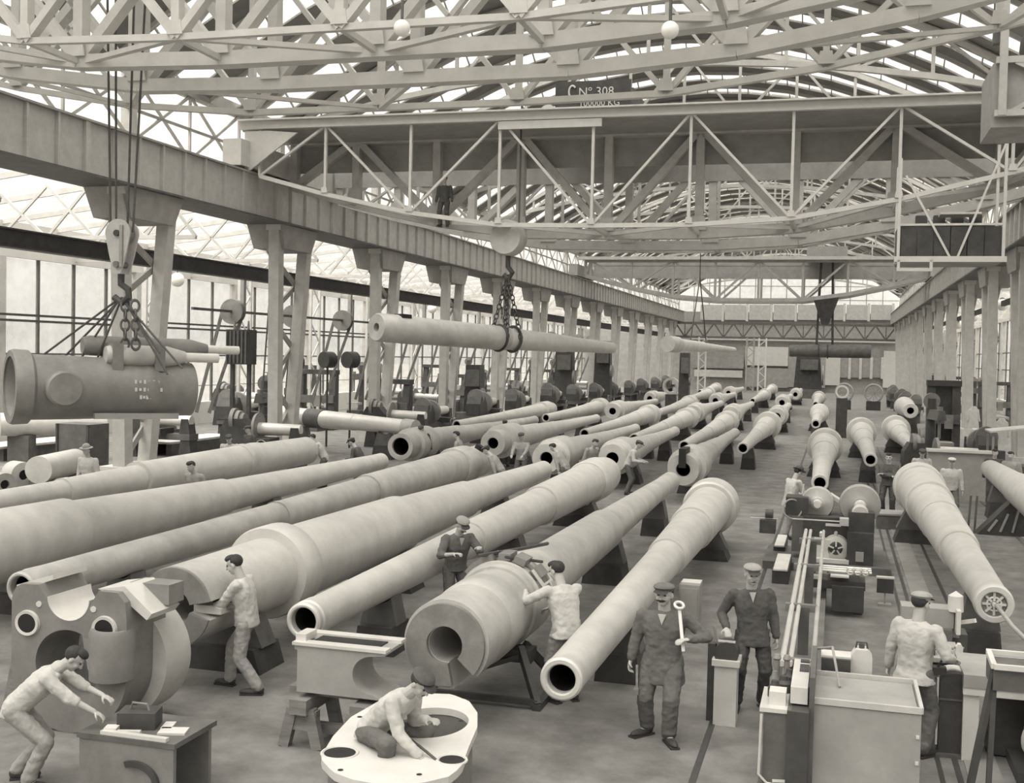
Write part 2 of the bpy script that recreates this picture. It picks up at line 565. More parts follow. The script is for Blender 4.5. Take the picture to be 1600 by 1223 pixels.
# roof trusses at the columns
for i in range(NB):
    y = Y0 + BAY * i
    if i in (0,):
        continue
    t = thing('roof_truss', '%s arched lattice roof truss counted from the near end of the hall' % ORD[i - 1], 'roof truss', (XC, y, 12.5), kind='structure', group='roof trusses')
    n = 12
    tx = [-21 + 28.5 * k / n for k in range(n + 1)]
    top = [V((x, y, roof_z(x) - 0.2)) for x in tx]
    bot = [V((x, y, 12.7 + 1.9 * (1 - ((x - XC) / 14.25) ** 2))) for x in tx]
    near = i <= 4
    bs = MB()
    def mem(nm, p, q, w, h):
        if near:
            bar(nm, p, q, w, h, M_grey, t)
        else:
            bs.bar(p, q, w, h)
    for k in range(n):
        mem('top_chord', top[k], top[k + 1], 0.2, 0.2)
        mem('bottom_chord', bot[k], bot[k + 1], 0.2, 0.2)
        if k:
            mem('web_post', bot[k], top[k], 0.12, 0.1)
        if k % 2:
            mem('web_diagonal', bot[k], top[k + 1], 0.12, 0.1)
        else:
            mem('web_diagonal', top[k], bot[k + 1], 0.12, 0.1)
    if not near:
        bs.build('lattice', M_grey, t, True, False)['kind'] = 'stuff'

# --- side aisles: glazed lean-to roofs on lattice trusses
for nm, xa, xb, za, zb, lb in (('ceiling_aisle_left', -34.0, -21.7, 9.4, 10.9, 'glazed lean-to roof over the window aisle'), ('ceiling_aisle_right', 14.0, 8.2, 9.5, 10.6, 'glazed lean-to roof over the cab-side aisle')):
    w = thing(nm, lb, None, ((xa + xb) / 2, 90, 9.5), kind='structure')
    MB().add([(xa, -13, za), (xb, -13, zb), (xb, YEND, zb), (xa, YEND, za), (xa, -13, za + .02), (xb, -13, zb + .02), (xb, YEND, zb + .02), (xa, YEND, za + .02)],
             [(0, 1, 2, 3), (7, 6, 5, 4), (0, 4, 5, 1), (1, 5, 6, 2), (2, 6, 7, 3), (3, 7, 4, 0)]).build('glazing', M_glass, w, True, False)
    for i in range(40):
        yy = 16 + i * 3.5
        if yy < YEND:
            bar('rafter', (xa, yy, za - 0.1), (xb, yy, zb - 0.1), 0.1, 0.2, M_light, w)
    for i in range(0, 13):
        yy = Y0 + BAY * (i - 0.5)
        n = 6
        pa = [V((xa + (xb - xa) * k / n, yy, za - 1.3)) for k in range(n + 1)]
        pb = [V((xa + (xb - xa) * k / n, yy, za - 0.15 + (zb - za) * k / n)) for k in range(n + 1)]
        for k in range(n):
            bar('tie_chord', pa[k], pa[k + 1], 0.1, 0.14, M_light, w)
            bar('web_diagonal', pa[k], pb[k + 1], 0.08, 0.1, M_light, w)
            bar('web_diagonal', pb[k], pa[k + 1], 0.08, 0.1, M_light, w)

# --- glazed wall added unseen behind the camera to shape the front light
w = thing('wall_front_added', 'added glazed end wall behind the viewpoint, unseen, letting in front light', None, (XC, -13, 0), kind='structure')
blk('sill_wall', (-10, -13.3, 0.75), (50, 0.4, 1.5), M_mid, w)
for k in range(14):
    xx = -34.5 + 49.0 / 14 * k
    hz = 9.0 if not -21 < xx + 1.75 < 7.5 else roof_z(xx + 1.75) - 1.5
    blk('pane', (xx + 1.75, -13.3, 1.5 + hz / 2), (3.3, 0.04, hz), M_glass, w)
    blk('mullion', (xx, -13.3, 1.5 + hz / 2), (0.2, 0.2, hz), M_mid, w)
# --- far end wall
w = thing('wall_back', 'far end wall of the hall with pale panels and mullioned windows', None, (XC, YEND, 0), kind='structure')
yb = YEND + 0.3
blk('wall_slab', (-10, yb + 0.3, 5.2), (50, 0.4, 10.6), M_mid, w)
def bp(name, x1, y1, x2, y2, m, th=0.3, off=0.0):
    a, c = at(x1, y1, YEND - off), at(x2, y2, YEND - off)
    return blk(name, ((a.x + c.x) / 2, YEND - off, (a.z + c.z) / 2), (abs(c.x - a.x), th, abs(c.z - a.z)), m, w)
bp('white_panel', 1165, 541, 1231, 572, M_white)
bp('white_panel', 1290, 556, 1312, 602, M_white)
bp('white_panel', 1381, 548, 1402, 606, M_white)
bp('white_band', 1080, 524, 1402, 536, M_light)
bp('dark_panel', 1082, 556, 1162, 576, M_mid)  # lighter than dark iron, the haze of distance put into the colour
bp('door_panel', 1232, 556, 1289, 606, M_mid)
bp('parapet', 1085, 577, 1160, 590, M_light)
bp('low_wall', 1165, 574, 1231, 606, M_mid)
for k in range(4):
    bp('window_pane', 1312 + 17 * k, 560, 1326 + 17 * k, 590, M_mid, 0.1)
    bp('window_mullion', 1326 + 17 * k, 558, 1329 + 17 * k, 592, M_light, 0.3)
for k in range(8):
    bp('upper_window_pane', 1095 + 38 * k, 476, 1127 + 38 * k, 500, M_grey, 0.2)
    bp('upper_mullion', 1128 + 38 * k, 474, 1131 + 38 * k, 502, M_light, 0.3)
for k in range(14):
    xx = -21 + 28.5 / 14 * k
    hz = roof_z(xx + 1.0) + 0.6 - 10.5
    blk('gable_pane', (xx + 1.0, yb + 0.3, 10.5 + hz / 2), (1.9, 0.03, hz), M_wglass, w)
    blk('gable_mullion', (xx, yb + 0.3, 10.5 + hz / 2), (0.12, 0.15, hz), M_mid, w)
for zz in (12.2, 14.0):
    bar('gable_transom', (-21, yb + 0.3, zz), (7.5, yb + 0.3, zz), 0.1, 0.1, M_mid, w)
# end lattice beam with posts
t = thing('lattice_beam', 'long lattice cross beam high before the far end wall', 'beam', (XC, 150, 6.9))
za, zb = 6.95, 8.75
n = 22
ex = [-20.5 + 27.5 * k / n for k in range(n + 1)]
for z in (za, zb):
    bar('chord', (ex[0], 150, z), (ex[-1], 150, z), 0.25, 0.3, M_dark, t)
for k in range(n):
    bar('diagonal', (ex[k], 150, za if k % 2 else zb), (ex[k + 1], 150, zb if k % 2 else za), 0.18, 0.18, M_dark, t)
    if k % 2:
        bar('post', (ex[k], 150, za), (ex[k], 150, zb), 0.12, 0.12, M_dark, t)
for px, lb, m in ((1172, 'slender lattice post before the far end wall, darker one', M_mid), (1191, 'slender pale lattice post before the far end wall', M_light), (1097, 'slender pale post under the end of the lattice cross beam', M_light)):
    p = at(px, 560, 148)
    t = thing('lattice_post', lb, 'post', (p.x, 148, 0))
    for s in (-1, 1):
        bar('leg', (p.x + s * 0.45, 148, 0), (p.x + s * 0.45, 148, 6.9), 0.2, 0.2, m, t)
    for k in range(8):
        s = 1 if k % 2 else -1
        bar('lacing', (p.x - s * 0.45, 148, 0.8 * k + 0.3), (p.x + s * 0.45, 148, 0.8 * k + 1.1), 0.1, 0.1, m, t)

# ------------------------------------------------------------------ travelling cranes
def belly(u):                       # rise of a fish-bellied bottom chord, u metres from mid span
    u = abs(u)
    return 0.0 if u < 3.2 else 0.058 * (u - 3.2) ** 1.52
def lattice_girder(t, y, panel, x0, zb, zt, m, cw, ch, bw, name_extra='', xlo=-19.6, xhi=6.2, gusset=True, double=True, every=1):
    """one fish-bellied lattice girder across the hall"""
    n0 = math.ceil((xlo - x0) / panel)
    n1 = math.floor((xhi - x0) / panel)
    nx = [xlo] + [x0 + panel * k for k in range(n0, n1 + 1) if x0 + panel * k > xlo + 0.4 and x0 + panel * k < xhi - 0.4] + [xhi]
    bot = [V((x, y, zb + belly(x - XC))) for x in nx]
    top = [V((x, y, zt)) for x in nx]
    for k in range(len(nx) - 1):
        bar('bottom_chord', bot[k], bot[k + 1], cw, ch, m, t)
    bar('top_chord', top[0], top[-1], cw * 1.2, ch * 1.1, m, t)
    for k in range(len(nx)):
        if k % every == 0:
            bar('web_post', bot[k], top[k], bw * 0.8, bw, m, t, up=(0, 1, 0))
    for k in range(len(nx) - 1):
        if double or k % 2 == 0:
            bar('web_diagonal', bot[k], top[k + 1], bw * 0.7, bw, m, t, up=(0, 1, 0))
        if double or k % 2 == 1:
            bar('web_diagonal', top[k], bot[k + 1], bw * 0.7, bw, m, t, up=(0, 1, 0))
        if gusset and k:
            g = MB()
            s = max(0.12, ch * 0.85)
            x, z = bot[k].x, bot[k].z + ch * 0.3
            g.prism([(x - s, z), (x + s, z), (x + s * 0.75, z + s * 1.6), (x - s * 0.75, z + s * 1.6)], 0.03, Matrix.Translation((0, y - cw * 0.55 - 0.03, 0)))
            g.build('gusset_plate', m, t, True, False)
    return bot, top
def zigzag(t, a, b, m, w, struts=True):
    for k in range(min(len(a), len(b)) - 1):
        p, q = (a[k], b[k + 1]) if k % 2 else (b[k], a[k + 1])
        if struts or not (min(p.x, q.x) < -2.7 and max(p.x, q.x) > -4.6):
            bar('wind_brace', p, q, w, w * 0.7, m, t)
    for k in range(1, len(a) - 1 if struts else 0):
        bar('cross_strut', a[k], b[k], w * 0.8, w * 0.8, m, t)

# the near crane, whose lower lattice fills the top of the picture
near = thing('bridge_crane', 'nearest travelling crane, grey riveted lattice girders across the top carrying two globe lamps', 'crane', (XC, 15.8, 8.4), group='travelling cranes')
ya, yb_, yc, yd = 13.73, 14.93, 16.49, 17.97
g1 = lattice_girder(near, ya, 2.4, -8.7, 8.45, 11.2, M_light, 0.10, 0.09, 0.15)
g2 = lattice_girder(near, yb_, 2.4, -8.7, 8.45, 11.2, M_light, 0.26, 0.20, 0.20)
g3 = lattice_girder(near, yc, 2.4, -8.7, 8.45, 11.2, M_light, 0.26, 0.20, 0.20)
g4 = lattice_girder(near, yd, 2.4, -7.5, 8.36, 11.2, M_light, 0.12, 0.10, 0.12)
zigzag(near, g1[0], g2[0], M_light, 0.1)
zigzag(near, g4[0], g3[0], M_light, 0.09, False)
for s, xe in ((-1, -20.2), (1, 6.7)):
    bar('end_carriage', (xe - s * 0.1, 12.9, 10.9), (xe - s * 0.1, 18.8, 10.9), 0.5, 0.7, M_grey, near)
tr = MB().box((-10.8, 15.7, 11.7), (1.9, 1.9, 0.7))
tr.build('trolley', M_dark, near, True, False)
for px, py in ((628, 44), (1047, 47)):
    p = at(px, py, 13.5)
    g = MB().ell(p, (0.105, 0.105, 0.105), None, 20, 12).build('globe_lamp', M_globe, near, True)
    MB().cyl(p + V((0, 0, 0.09)), (p.x, p.y, p.z + 0.5), 0.02, 8).build('stem', M_dark, g, True)

# crane 308, with its cab
c308 = thing('bridge_crane', 'big pale travelling crane numbered 308 with driver cab, spanning the middle of the hall', 'crane', (XC, 40.5, 8.4), group='travelling cranes')
yA, yB, yC, yD = 36.2, 38.9, 43.0, 45.2
a = lattice_girder(c308, yA, 3.12, -10.86 - 3.12, 8.45, 11.95, M_white, 0.14, 0.14, 0.11, xhi=6.2, double=False)
b = lattice_girder(c308, yB, 3.12, -10.86 - 3.12, 8.45, 11.95, M_grey, 0.42, 0.34, 0.34, double=False)
c = lattice_girder(c308, yC, 3.12, -10.86 - 3.12, 8.45, 11.95, M_grey, 0.42, 0.34, 0.34, double=False)
d = lattice_girder(c308, yD, 3.12, -10.86 - 3.12, 8.45, 11.95, M_grey, 0.14, 0.14, 0.13, double=False)
zigzag(c308, a[0], b[0], M_light, 0.16)
zigzag(c308, c[0], d[0], M_grey, 0.16)
bar('walkway_beam', (-20.3, yA - 0.05, 12.0), (6.4, yA - 0.05, 12.0), 0.3, 0.26, M_white, c308)
bar('walkway_ledge', (-20.3, yA - 0.15, 12.16), (6.4, yA - 0.15, 12.16), 0.5, 0.05, M_white, c308)
bar('walkway_plate', (-10.9, yA - 0.12, 11.72), (-7.45, yA - 0.12, 11.72), 0.1, 0.26, M_white, c308)
bar('walkway_floor', (-20.3, (yA + yB) / 2, 11.86), (6.4, (yA + yB) / 2, 11.86), yB - yA, 0.05, M_mid, c308)
for yy in (yB + 0.2, yC - 0.2):
    bar('deep_web_plate', (-19.8, yy, 11.35), (6.2, yy, 11.35), 0.06, 1.1, M_mid, c308)
for xe in (-20.25, 6.75):
    bar('end_carriage', (xe, 35.4, 11.0), (xe, 46.0, 11.0), 0.7, 0.9, M_light, c308)
for x in (-19.2, 5.2):
    s = -1 if x < -6 else 1
    MB().prism([(x, 11.8), (x + s * 0.9, 11.8), (x + s * 0.9, 10.3), (x - s * 1.1, 11.7)], 0.08, Matrix.Translation((0, yA - 0.2, 0))).build('corner_plate', M_light, c308, True, False)
# crab with its painted number board
crab = MB()
crab.box((-8.1, 41, 12.7), (4.2, 3.2, 0.35))
crab.box((-8.4, 41.3, 13.3), (2.4, 2.2, 0.9))
crab.build('crab', M_dark, c308, True, False)
for k in range(4):
    MB().cyl((-10.3 + k * 0.55, 40.2, 12.95), (-10.3 + k * 0.55, 42.2, 12.95), 0.32, 16).build('gear_drum', M_light, c308, True)
sg = at(930, 153, 38.0)
board = blk('number_board', (sg.x - 0.1, 38.1, sg.z), (2.6, 0.06, 1.2), M_black, c308)
board.name = 'number_board'
def lettering(text, loc, size, m, parent, name='lettering', rot=(PI / 2, 0, 0), depth=0.004):
    cu = bpy.data.curves.new(name, 'FONT')
    cu.body = text
    cu.size = size
    cu.align_x = 'CENTER'
    cu.align_y = 'CENTER'
    cu.extrude = depth
    cu.resolution_u = 2
    o0 = bpy.data.objects.new('tmp_text', cu)
    me = bpy.data.meshes.new_from_object(o0)
    me.materials.clear()
    me.materials.append(m)
    bpy.data.objects.remove(o0)
    o = bpy.data.objects.new(name, me)
    COL.objects.link(o)
    Mx = Matrix.Translation(loc) @ Matrix.Rotation(rot[2], 4, 'Z') @ Matrix.Rotation(rot[0], 4, 'X')
    o.parent = parent
    o.matrix_basis = pmat(parent).inverted() @ Mx
    return o
p = at(931, 143, 38.0)
lettering('N\u00ba 308', (p.x, 38.05, p.z), 0.42, M_white, c308)
p = at(936, 160.5, 38.0)
lettering('100000 KG', (p.x, 38.05, p.z), 0.3, M_white, c308)
p = at(894, 143, 38.0)
b_ = MB()
b_.tube([(p.x + 0.12 * math.cos(q), 38.04, p.z + 0.2 * math.sin(q)) for q in [0.7 + 0.35 * k for k in range(13)]], 0.035, 6)
b_.build('painted_hook_mark', M_white, c308, True)
# crane cab hanging at the window side of the span
cb = [at(1406, 310, 34.6), at(1566, 420, 34.6)]
x1, x2, z1, z2 = cb[0].x, cb[1].x, at(1480, 405, 34.6).z, at(1480, 262, 34.6).z
cab = thing('crane_cab', 'open driver cab with dark panels and white frame hanging below the crane', 'crane cab', ((x1 + x2) / 2, 35.5, z1))
ycf, ycb = 34.6, 36.2
zr = z1 + (z2 - z1) * 0.62
blk('floor', ((x1 + x2) / 2, 35.6, z1 - 0.02), (x2 - x1, 2.0, 0.1), M_mid, cab)
nb = 6
for k in range(nb):
    w_ = (x2 - x1 - 0.1) / nb
    blk('panel', (x1 + 0.05 + w_ * (k + 0.5), ycf, z1 + 0.5), (w_ - 0.025, 0.05, 0.85), M_black, cab)
blk('rear_panel', ((x1 + x2) / 2, ycb, z1 + 0.6), (x2 - x1, 0.05, 1.1), M_black, cab)
blk('side_panel', (x1, 35.6, z1 + 0.5), (0.05, 1.9, 0.85), M_dark, cab)
blk('side_panel', (x2, 35.6, z1 + 0.5), (0.05, 1.9, 0.85), M_dark, cab)
blk('sill_beam', ((x1 + x2) / 2, ycf - 0.05, z1), (x2 - x1 + 0.2, 0.1, 0.16), M_white, cab)
blk('hand_rail', ((x1 + x2) / 2, ycf - 0.03, z1 + 0.98), (x2 - x1, 0.05, 0.06), M_light, cab)
for xx, zz in ((x1, 10.1), (x2, 10.7)):
    bar('hanger', (xx, ycf - 0.04, z1), (xx, ycf - 0.04, zz), 0.08, 0.08, M_white, cab)
    bar('hanger', (xx, ycb, z1), (xx, ycb, zz), 0.08, 0.08, M_white, cab)
xm = (x1 + x2) / 2
bar('cab_brace', (x1 + 0.15, ycf - 0.06, 9.6), (xm, ycf - 0.06, z1 + 0.05), 0.05, 0.06, M_white, cab)
bar('cab_brace', (x2, ycf - 0.06, 10.5), (xm + 0.2, ycf - 0.06, z1 + 0.05), 0.05, 0.06, M_white, cab)
blk('step_frame', (x1 + 0.45, ycf - 0.05, z1 - 0.3), (0.95, 0.1, 0.09), M_white, cab)
for xx in (x1 + 0.02, x1 + 0.9):
    blk('step_post', (xx, ycf - 0.05, z1 - 0.17), (0.08, 0.1, 0.3), M_white, cab)
blk('roof_board', (xm + 0.3, 35.4, z1 + 1.35), (1.1, 0.8, 0.06), M_light, cab)
for k in range(4):
    MB().box((xm - 0.7 + 0.5 * k, 36.1, z1 + 0.75), (0.32, 0.4, 1.3)).build('controller', M_black, cab, True, False)

# crane high on the cab side: dark boxed end machinery near the top corner
p1, p2 = at(1545, 230, 27.0), at(1600, 60, 27.0)
t = thing('crane_end_housing', 'dark boxed crane machinery with pale frame high at the top corner beside the glass roof', 'crane housing', (p1.x + 1.5, 27.5, p1.z))
MB().box((p1.x + 1.6, 28.2, (p1.z + p2.z) / 2), (3.1, 2.0, (p2.z - p1.z) * 0.6)).build('housing', M_mid, t, True, False)
for zz in (p1.z + 0.75, p1.z + 1.9):
    bar('frame_rail', (p1.x + 0.1, 27.1, zz), (p1.x + 3.2, 27.1, zz), 0.12, 0.14, M_grey, t)
bar('frame_post', (p1.x + 0.25, 27.1, p1.z + 0.7), (p1.x + 0.25, 27.1, p2.z + 0.9), 0.16, 0.16, M_grey, t)
bar('frame_brace', (p1.x + 0.4, 27.1, p1.z + 0.75), (p1.x + 1.5, 27.1, p1.z + 1.4), 0.1, 0.1, M_grey, t)
bar('frame_brace', (p1.x + 0.5, 27.1, p1.z + 1.85), (p1.x + 1.6, 27.1, p1.z + 1.3), 0.1, 0.1, M_grey, t)
bar('hanger', (p1.x + 0.2, 27.4, p2.z), (p1.x + 0.2, 27.4, 15.5), 0.3, 0.2, M_dark, t)
MB().cyl((p1.x + 1.6, 27.0, p1.z + 2.6), (p1.x + 1.6, 29.0, p1.z + 2.6), 0.8, 18).build('motor_drum', M_black, t, True)

# second crane far down the hall
c2 = thing('bridge_crane', 'distant grey travelling crane in the depth of the hall carrying a dark cylinder', 'crane', (XC, 92, 8.6), group='travelling cranes')
for yy, m in ((90, M_mid), (93.5, M_mid)):
    lattice_girder(c2, yy, 3.3, -6.0 - 3.3 * 2, 8.8, 11.85, m, 0.3, 0.28, 0.22, double=False, gusset=False)
bar('walkway_beam', (-20.2, 89.8, 12.0), (6.6, 89.8, 12.0), 0.5, 0.25, M_grey, c2)
bar('deep_web_plate', (-19.5, 93.4, 11.2), (6.2, 93.4, 11.2), 0.1, 1.1, M_mid, c2)
for xe in (-20.3, 6.7):
    bar('end_carriage', (xe, 88.5, 11.0), (xe, 95, 11.0), 0.7, 0.9, M_mid, c2)
blk('crab', (-0.98, 91.8, 12.5), (3.0, 3.0, 0.9), M_mid, c2)
b = MB()
b.prism([(-0.98 - 1.0, 9.2), (-0.98 + 1.0, 9.2), (-0.98 + 0.25, 7.0), (-0.98 - 0.25, 7.0)], 0.8, Matrix.Translation((0, 91.4, 0)))
b.build('hook_gear', M_black, c2, True, False)
for dx in (-0.6, 0.6):
    bar('hoist_rope', (-0.98 + dx, 91.8, 5.3), (-0.98 + dx * 0.7, 91.8, 12.2), 0.18, 0.18, M_black, c2)

# ------------------------------------------------------------------ guns
def ring_pts(r, n, a0=0.0, a1=2 * PI):
    return [(r * math.cos(a0 + (a1 - a0) * k / n), r * math.sin(a0 + (a1 - a0) * k / n)) for k in range(n + 1)]
STANDS = []
def stand(x, y, top, w, lab, kind='block', m=None):
    t = thing('gun_stand', lab, 'stand', (x, y, 0), group='stands under the guns')
    m = m or M_black
    if kind == 'block':
        b = MB().prism([(-w * 0.6, 0), (w * 0.6, 0), (w * 0.5, top * 0.55), (-w * 0.5, top * 0.55)], 0.7, Matrix.Translation((0, -0.35, 0)))
        b.build('base', m, t, smooth=False)
        k = [(w * 0.5 * math.cos(a), top + w * 0.5 - w * 0.5 * math.sin(a) * 1.0) for a in [PI * 0.24 + PI * 0.52 * j / 8 for j in range(9)]]
        MB().prism([(-w * 0.55, top * 0.55), (w * 0.55, top * 0.55)] + [(p[0] * 1.02, p[1] - 0.02) for p in k], 0.4, Matrix.Translation((0, -0.2, 0))).build('saddle', M_wood if m is M_wood else M_dark, t, smooth=False)
    else:
        for s in (-1, 1):
            bar('post', (x + s * w * 0.75, y - 0.55, 0.06), (x + s * w * 0.4, y - 0.1, top + 0.08), 0.08, 0.1, m, t)
            bar('post', (x + s * w * 0.75, y + 0.55, 0.06), (x + s * w * 0.4, y + 0.1, top + 0.08), 0.08, 0.1, m, t)
            bar('sole_bar', (x + s * w * 0.75, y - 0.6, 0.04), (x + s * w * 0.75, y + 0.6, 0.04), 0.1, 0.08, m, t)
        bar('cross_bar', (x - w * 0.75, y - 0.55, 0.09), (x + w * 0.75, y - 0.55, 0.09), 0.07, 0.07, m, t)
        bar('cross_bar', (x - w * 0.55, y, top - 0.02), (x + w * 0.55, y, top - 0.02), 0.3, 0.16, m, t)
        bar('cross_bar', (x - w * 0.7, y - 0.5, 0.15), (x + w * 0.45, y - 0.12, top), 0.06, 0.06, m, t)
    return t
def gun(label, short, x, h, yn, parts, stands, m=None, bore=0.15, mats=None, sub=None, rot=0.0, loc=None, n=44):
    """parts: (name, [(t, r), ...]) from the near end; the first part holds the near face and its bore"""
    t = thing('gun_barrel', label, 'gun barrel', loc if loc else (x, yn, h), rot, group='gun barrels')
    m = m or M_steel
    for i, (nm, prof) in enumerate(parts):
        p = list(prof)
        if i == 0 and bore:
            p = [(2.2, 0.0), (2.2, bore), (0.02, bore), (0.0, bore + 0.015)] + p
        else:
            p = [(p[0][0], 0.0)] + p
        p = p + [(p[-1][0], 0.0)]
        mm = (mats or {}).get(nm, m)
        MB().lathe(p, n=n).build(nm, mm, t)
    if bore:
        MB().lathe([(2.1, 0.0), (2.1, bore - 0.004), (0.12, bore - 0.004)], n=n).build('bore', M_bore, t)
    for dy in stands:
        r = 0.3
        for nm, prof in parts:
            if prof[0][0] <= dy <= prof[-1][0]:
                for a, b2 in zip(prof, prof[1:]):
                    if a[0] <= dy <= b2[0]:
                        f = (dy - a[0]) / max(1e-6, b2[0] - a[0])
                        r = a[1] + (b2[1] - a[1]) * f
        STANDS.append((x, yn + dy, h - r, r * 2, short))
    return t
def muzzle_gun(L, rm=0.225, rb=0.5, collar=0.6, swell=True):
    a, b, c = 0.42 * L, 0.66 * L, 0.86 * L
    g = rb - rm
    return [('chase', [(0.0, rm * 0.93), (0.03, rm), (0.22, rm), (0.4, rm * 0.94)] + [(a, rm + g * 0.22)]),
            ('hoop', [(a, rm + g * 0.27), (a + 0.06, rm + g * 0.3), (b, rm + g * 0.6)]),
            ('jacket', [(b, rm + g * 0.66), (b + 0.05, rm + g * 0.7), (c, rb * 0.97)]),
            ('breech_collar', [(c, rb * 0.98), (c + 0.02, collar), (c + 0.09 * L, collar), (c + 0.09 * L + 0.03, rb * 0.95), (L, rb * 0.95)])]
def rev(parts, L):
    out = []
    for nm, pr in reversed(parts):
        out.append((nm, [(L - t_, r) for t_, r in reversed(pr)]))
    return out

# A: pale barrel, muzzle beside the man with the spanner
LA = 15.6
gun('pale gun barrel with open muzzle pointing at camera just behind man with spanner', 'pale barrel beside the man with the spanner', -2.65, 0.93, 11.45,
    [('chase', [(0.0, 0.205), (0.02, 0.225), (0.10, 0.232), (0.12, 0.222), (0.3, 0.222), (5.0, 0.27), (7.6, 0.30)]),
     ('hoop', [(7.6, 0.325), (7.66, 0.335), (11.0, 0.40)]), ('jacket', [(11.0, 0.43), (11.05, 0.44), (14.2, 0.49)]),
     ('breech_collar', [(14.2, 0.56), (14.25, 0.6), (15.0, 0.62), (15.05, 0.5), (LA, 0.48)])], [3.6, 13.2], bore=0.152)
# B: breech with a wedge slot, two fitters at its strap
tB = gun('huge gun with slotted open breech facing camera, worked on by two fitters', 'gun with the slotted open breech', -4.1, 1.04, 12.9,
    [('jacket', [(0.0, 0.5), (0.05, 0.52), (0.55, 0.525), (0.6, 0.5), (1.0, 0.5)]),
     ('strap_ring', [(1.0, 0.535), (1.03, 0.545), (1.9, 0.55), (1.95, 0.53)]),
     ('shoulder', [(1.95, 0.5), (2.0, 0.5), (2.75, 0.49), (2.8, 0.43)]),
     ('hoop', [(2.8, 0.42), (8.0, 0.38), (8.05, 0.35)]), ('chase', [(8.05, 0.34), (15.6, 0.24), (16.0, 0.25), (16.9, 0.25)])], [0.9, 8.4, 14.5], m=M_steel2, bore=0)
a0, a1 = math.radians(-42), math.radians(360 - 78)
c = MB().strip([(0.5 * p[0] / 0.5, p[1]) for p in ring_pts(0.5, 60, a0, a1)], ring_pts(0.2, 60, a0, a1), 0.9, False, Matrix.Translation((0, -0.9, 0)))
c.build('slotted_breech', M_steel2, tB)
c = MB().strip(ring_pts(0.5, 60, a0, a1), ring_pts(0.44, 60, a0, a1), 0.09, False, Matrix.Translation((0, -0.95, 0)))
MB().strip(ring_pts(0.46, 60, a0, a1), ring_pts(0.21, 60, a0, a1), 0.07, False, Matrix.Translation((0, -0.965, 0))).build('breech_face', M_face, tB)
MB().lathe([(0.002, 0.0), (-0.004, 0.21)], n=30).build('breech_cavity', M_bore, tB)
# straps and clamps round it
for k, (a, b2) in enumerate(((1.15, 0.07), (1.45, 0.09), (1.75, 0.07))):
    MB().strip(ring_pts(0.575, 40, 0.2, 3.0), ring_pts(0.545, 40, 0.2, 3.0), b2, False, Matrix.Translation((0, a, 0))).build('clamp_strap', M_dsteel if k % 2 else M_steel, tB)
for ang in (0.75, 1.2, 1.55, 1.95, 2.4):
    rr = Matrix.Rotation(PI / 2 - ang, 3, 'Y')
    MB().box((0.6 * math.cos(ang), 1.5, 0.6 * math.sin(ang)), (0.16, 0.34, 0.09), rr).build('clamp_block', M_dsteel, tB, smooth=False)
MB().tube([(-0.3, 1.2, 0.62), (0.1, 1.9, 0.63), (0.3, 2.5, 0.62)], 0.025).build('drill_shaft', M_black, tB)
MB().tube([(0.05, 1.25, 0.62), (0.42, 1.75, 0.5)], 0.02).build('drill_shaft', M_black, tB)
MB().strip([(-0.13, -0.22), (0.13, -0.22), (0.13, 0.22), (-0.13, 0.22)], [(-0.1, -0.16), (0.1, -0.16), (0.1, 0.16), (-0.1, 0.16)], 0.03, True,
           Matrix.Translation((0.47, 1.5, 0.36)) @ Matrix.Rotation(math.radians(52), 4, 'Y') @ Matrix.Rotation(PI / 2, 4, 'X')).build('template_frame', M_bright, tB, smooth=False)
# C: muzzle behind the trestle casting
LC = 18.6
gun('gun barrel with small ringed muzzle pointing at camera behind trestle casting', 'barrel ending behind the trestle casting', -6.15, 0.98, 12.6,
    [('chase', [(0.0, 0.2), (0.02, 0.225), (0.05, 0.228), (0.07, 0.215), (0.12, 0.215), (0.14, 0.235), (0.35, 0.235), (0.45, 0.225), (6.5, 0.30)]),
     ('hoop', [(6.5, 0.33), (6.56, 0.34), (11.5, 0.39)]), ('jacket', [(11.5, 0.43), (11.56, 0.44), (16.4, 0.5)]),
     ('breech_collar', [(16.4, 0.53), (16.45, 0.56), (17.6, 0.57), (17.65, 0.5), (LC, 0.49)])], [2.6, 9.0, 15.5], bore=0.165)
# D: breech with a man feeding a block into it
tD = gun('massive gun with thick-walled breech and broad collar, bareheaded worker beside it', 'massive gun with the bareheaded worker', -7.75, 1.08, 13.2,
    [('breech', [(0.0, 0.50), (1.45, 0.505)]), ('collar', [(1.45, 0.64), (1.5, 0.66), (1.95, 0.66), (2.0, 0.63)]),
     ('jacket', [(2.0, 0.56), (6.5, 0.53)]), ('hoop', [(6.5, 0.49), (6.55, 0.48), (10.5, 0.40)]), ('chase', [(10.5, 0.37), (10.55, 0.36), (17.0, 0.25), (17.5, 0.25)])], [0.55, 6.0, 13.0], m=M_steel, bore=0)
a0, a1 = math.radians(12), math.radians(345)
MB().strip(ring_pts(0.5, 60, a0, a1), ring_pts(0.21, 60, a0, a1), 0.85, False, Matrix.Translation((0, -0.85, 0))).build('slotted_breech', M_steel2, tD)
MB().strip(ring_pts(0.49, 60, a0, a1), ring_pts(0.22, 60, a0, a1), 0.05, False, Matrix.Translation((0, -0.89, 0))).build('breech_face', M_face, tD)
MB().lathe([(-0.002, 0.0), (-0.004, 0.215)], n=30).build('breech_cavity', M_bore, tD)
t = thing('breech_wedge', 'flat steel wedge being slid into breech by bareheaded worker', 'wedge', (-7.45, 12.62, 1.04))
MB().prism([(-0.12, -0.04), (0.26, -0.04), (0.26, 0.03), (0.1, 0.06), (-0.12, 0.06)], 0.22, Matrix.Translation((0, -0.15, 0))).build('wedge_body', M_bright, t, smooth=False)
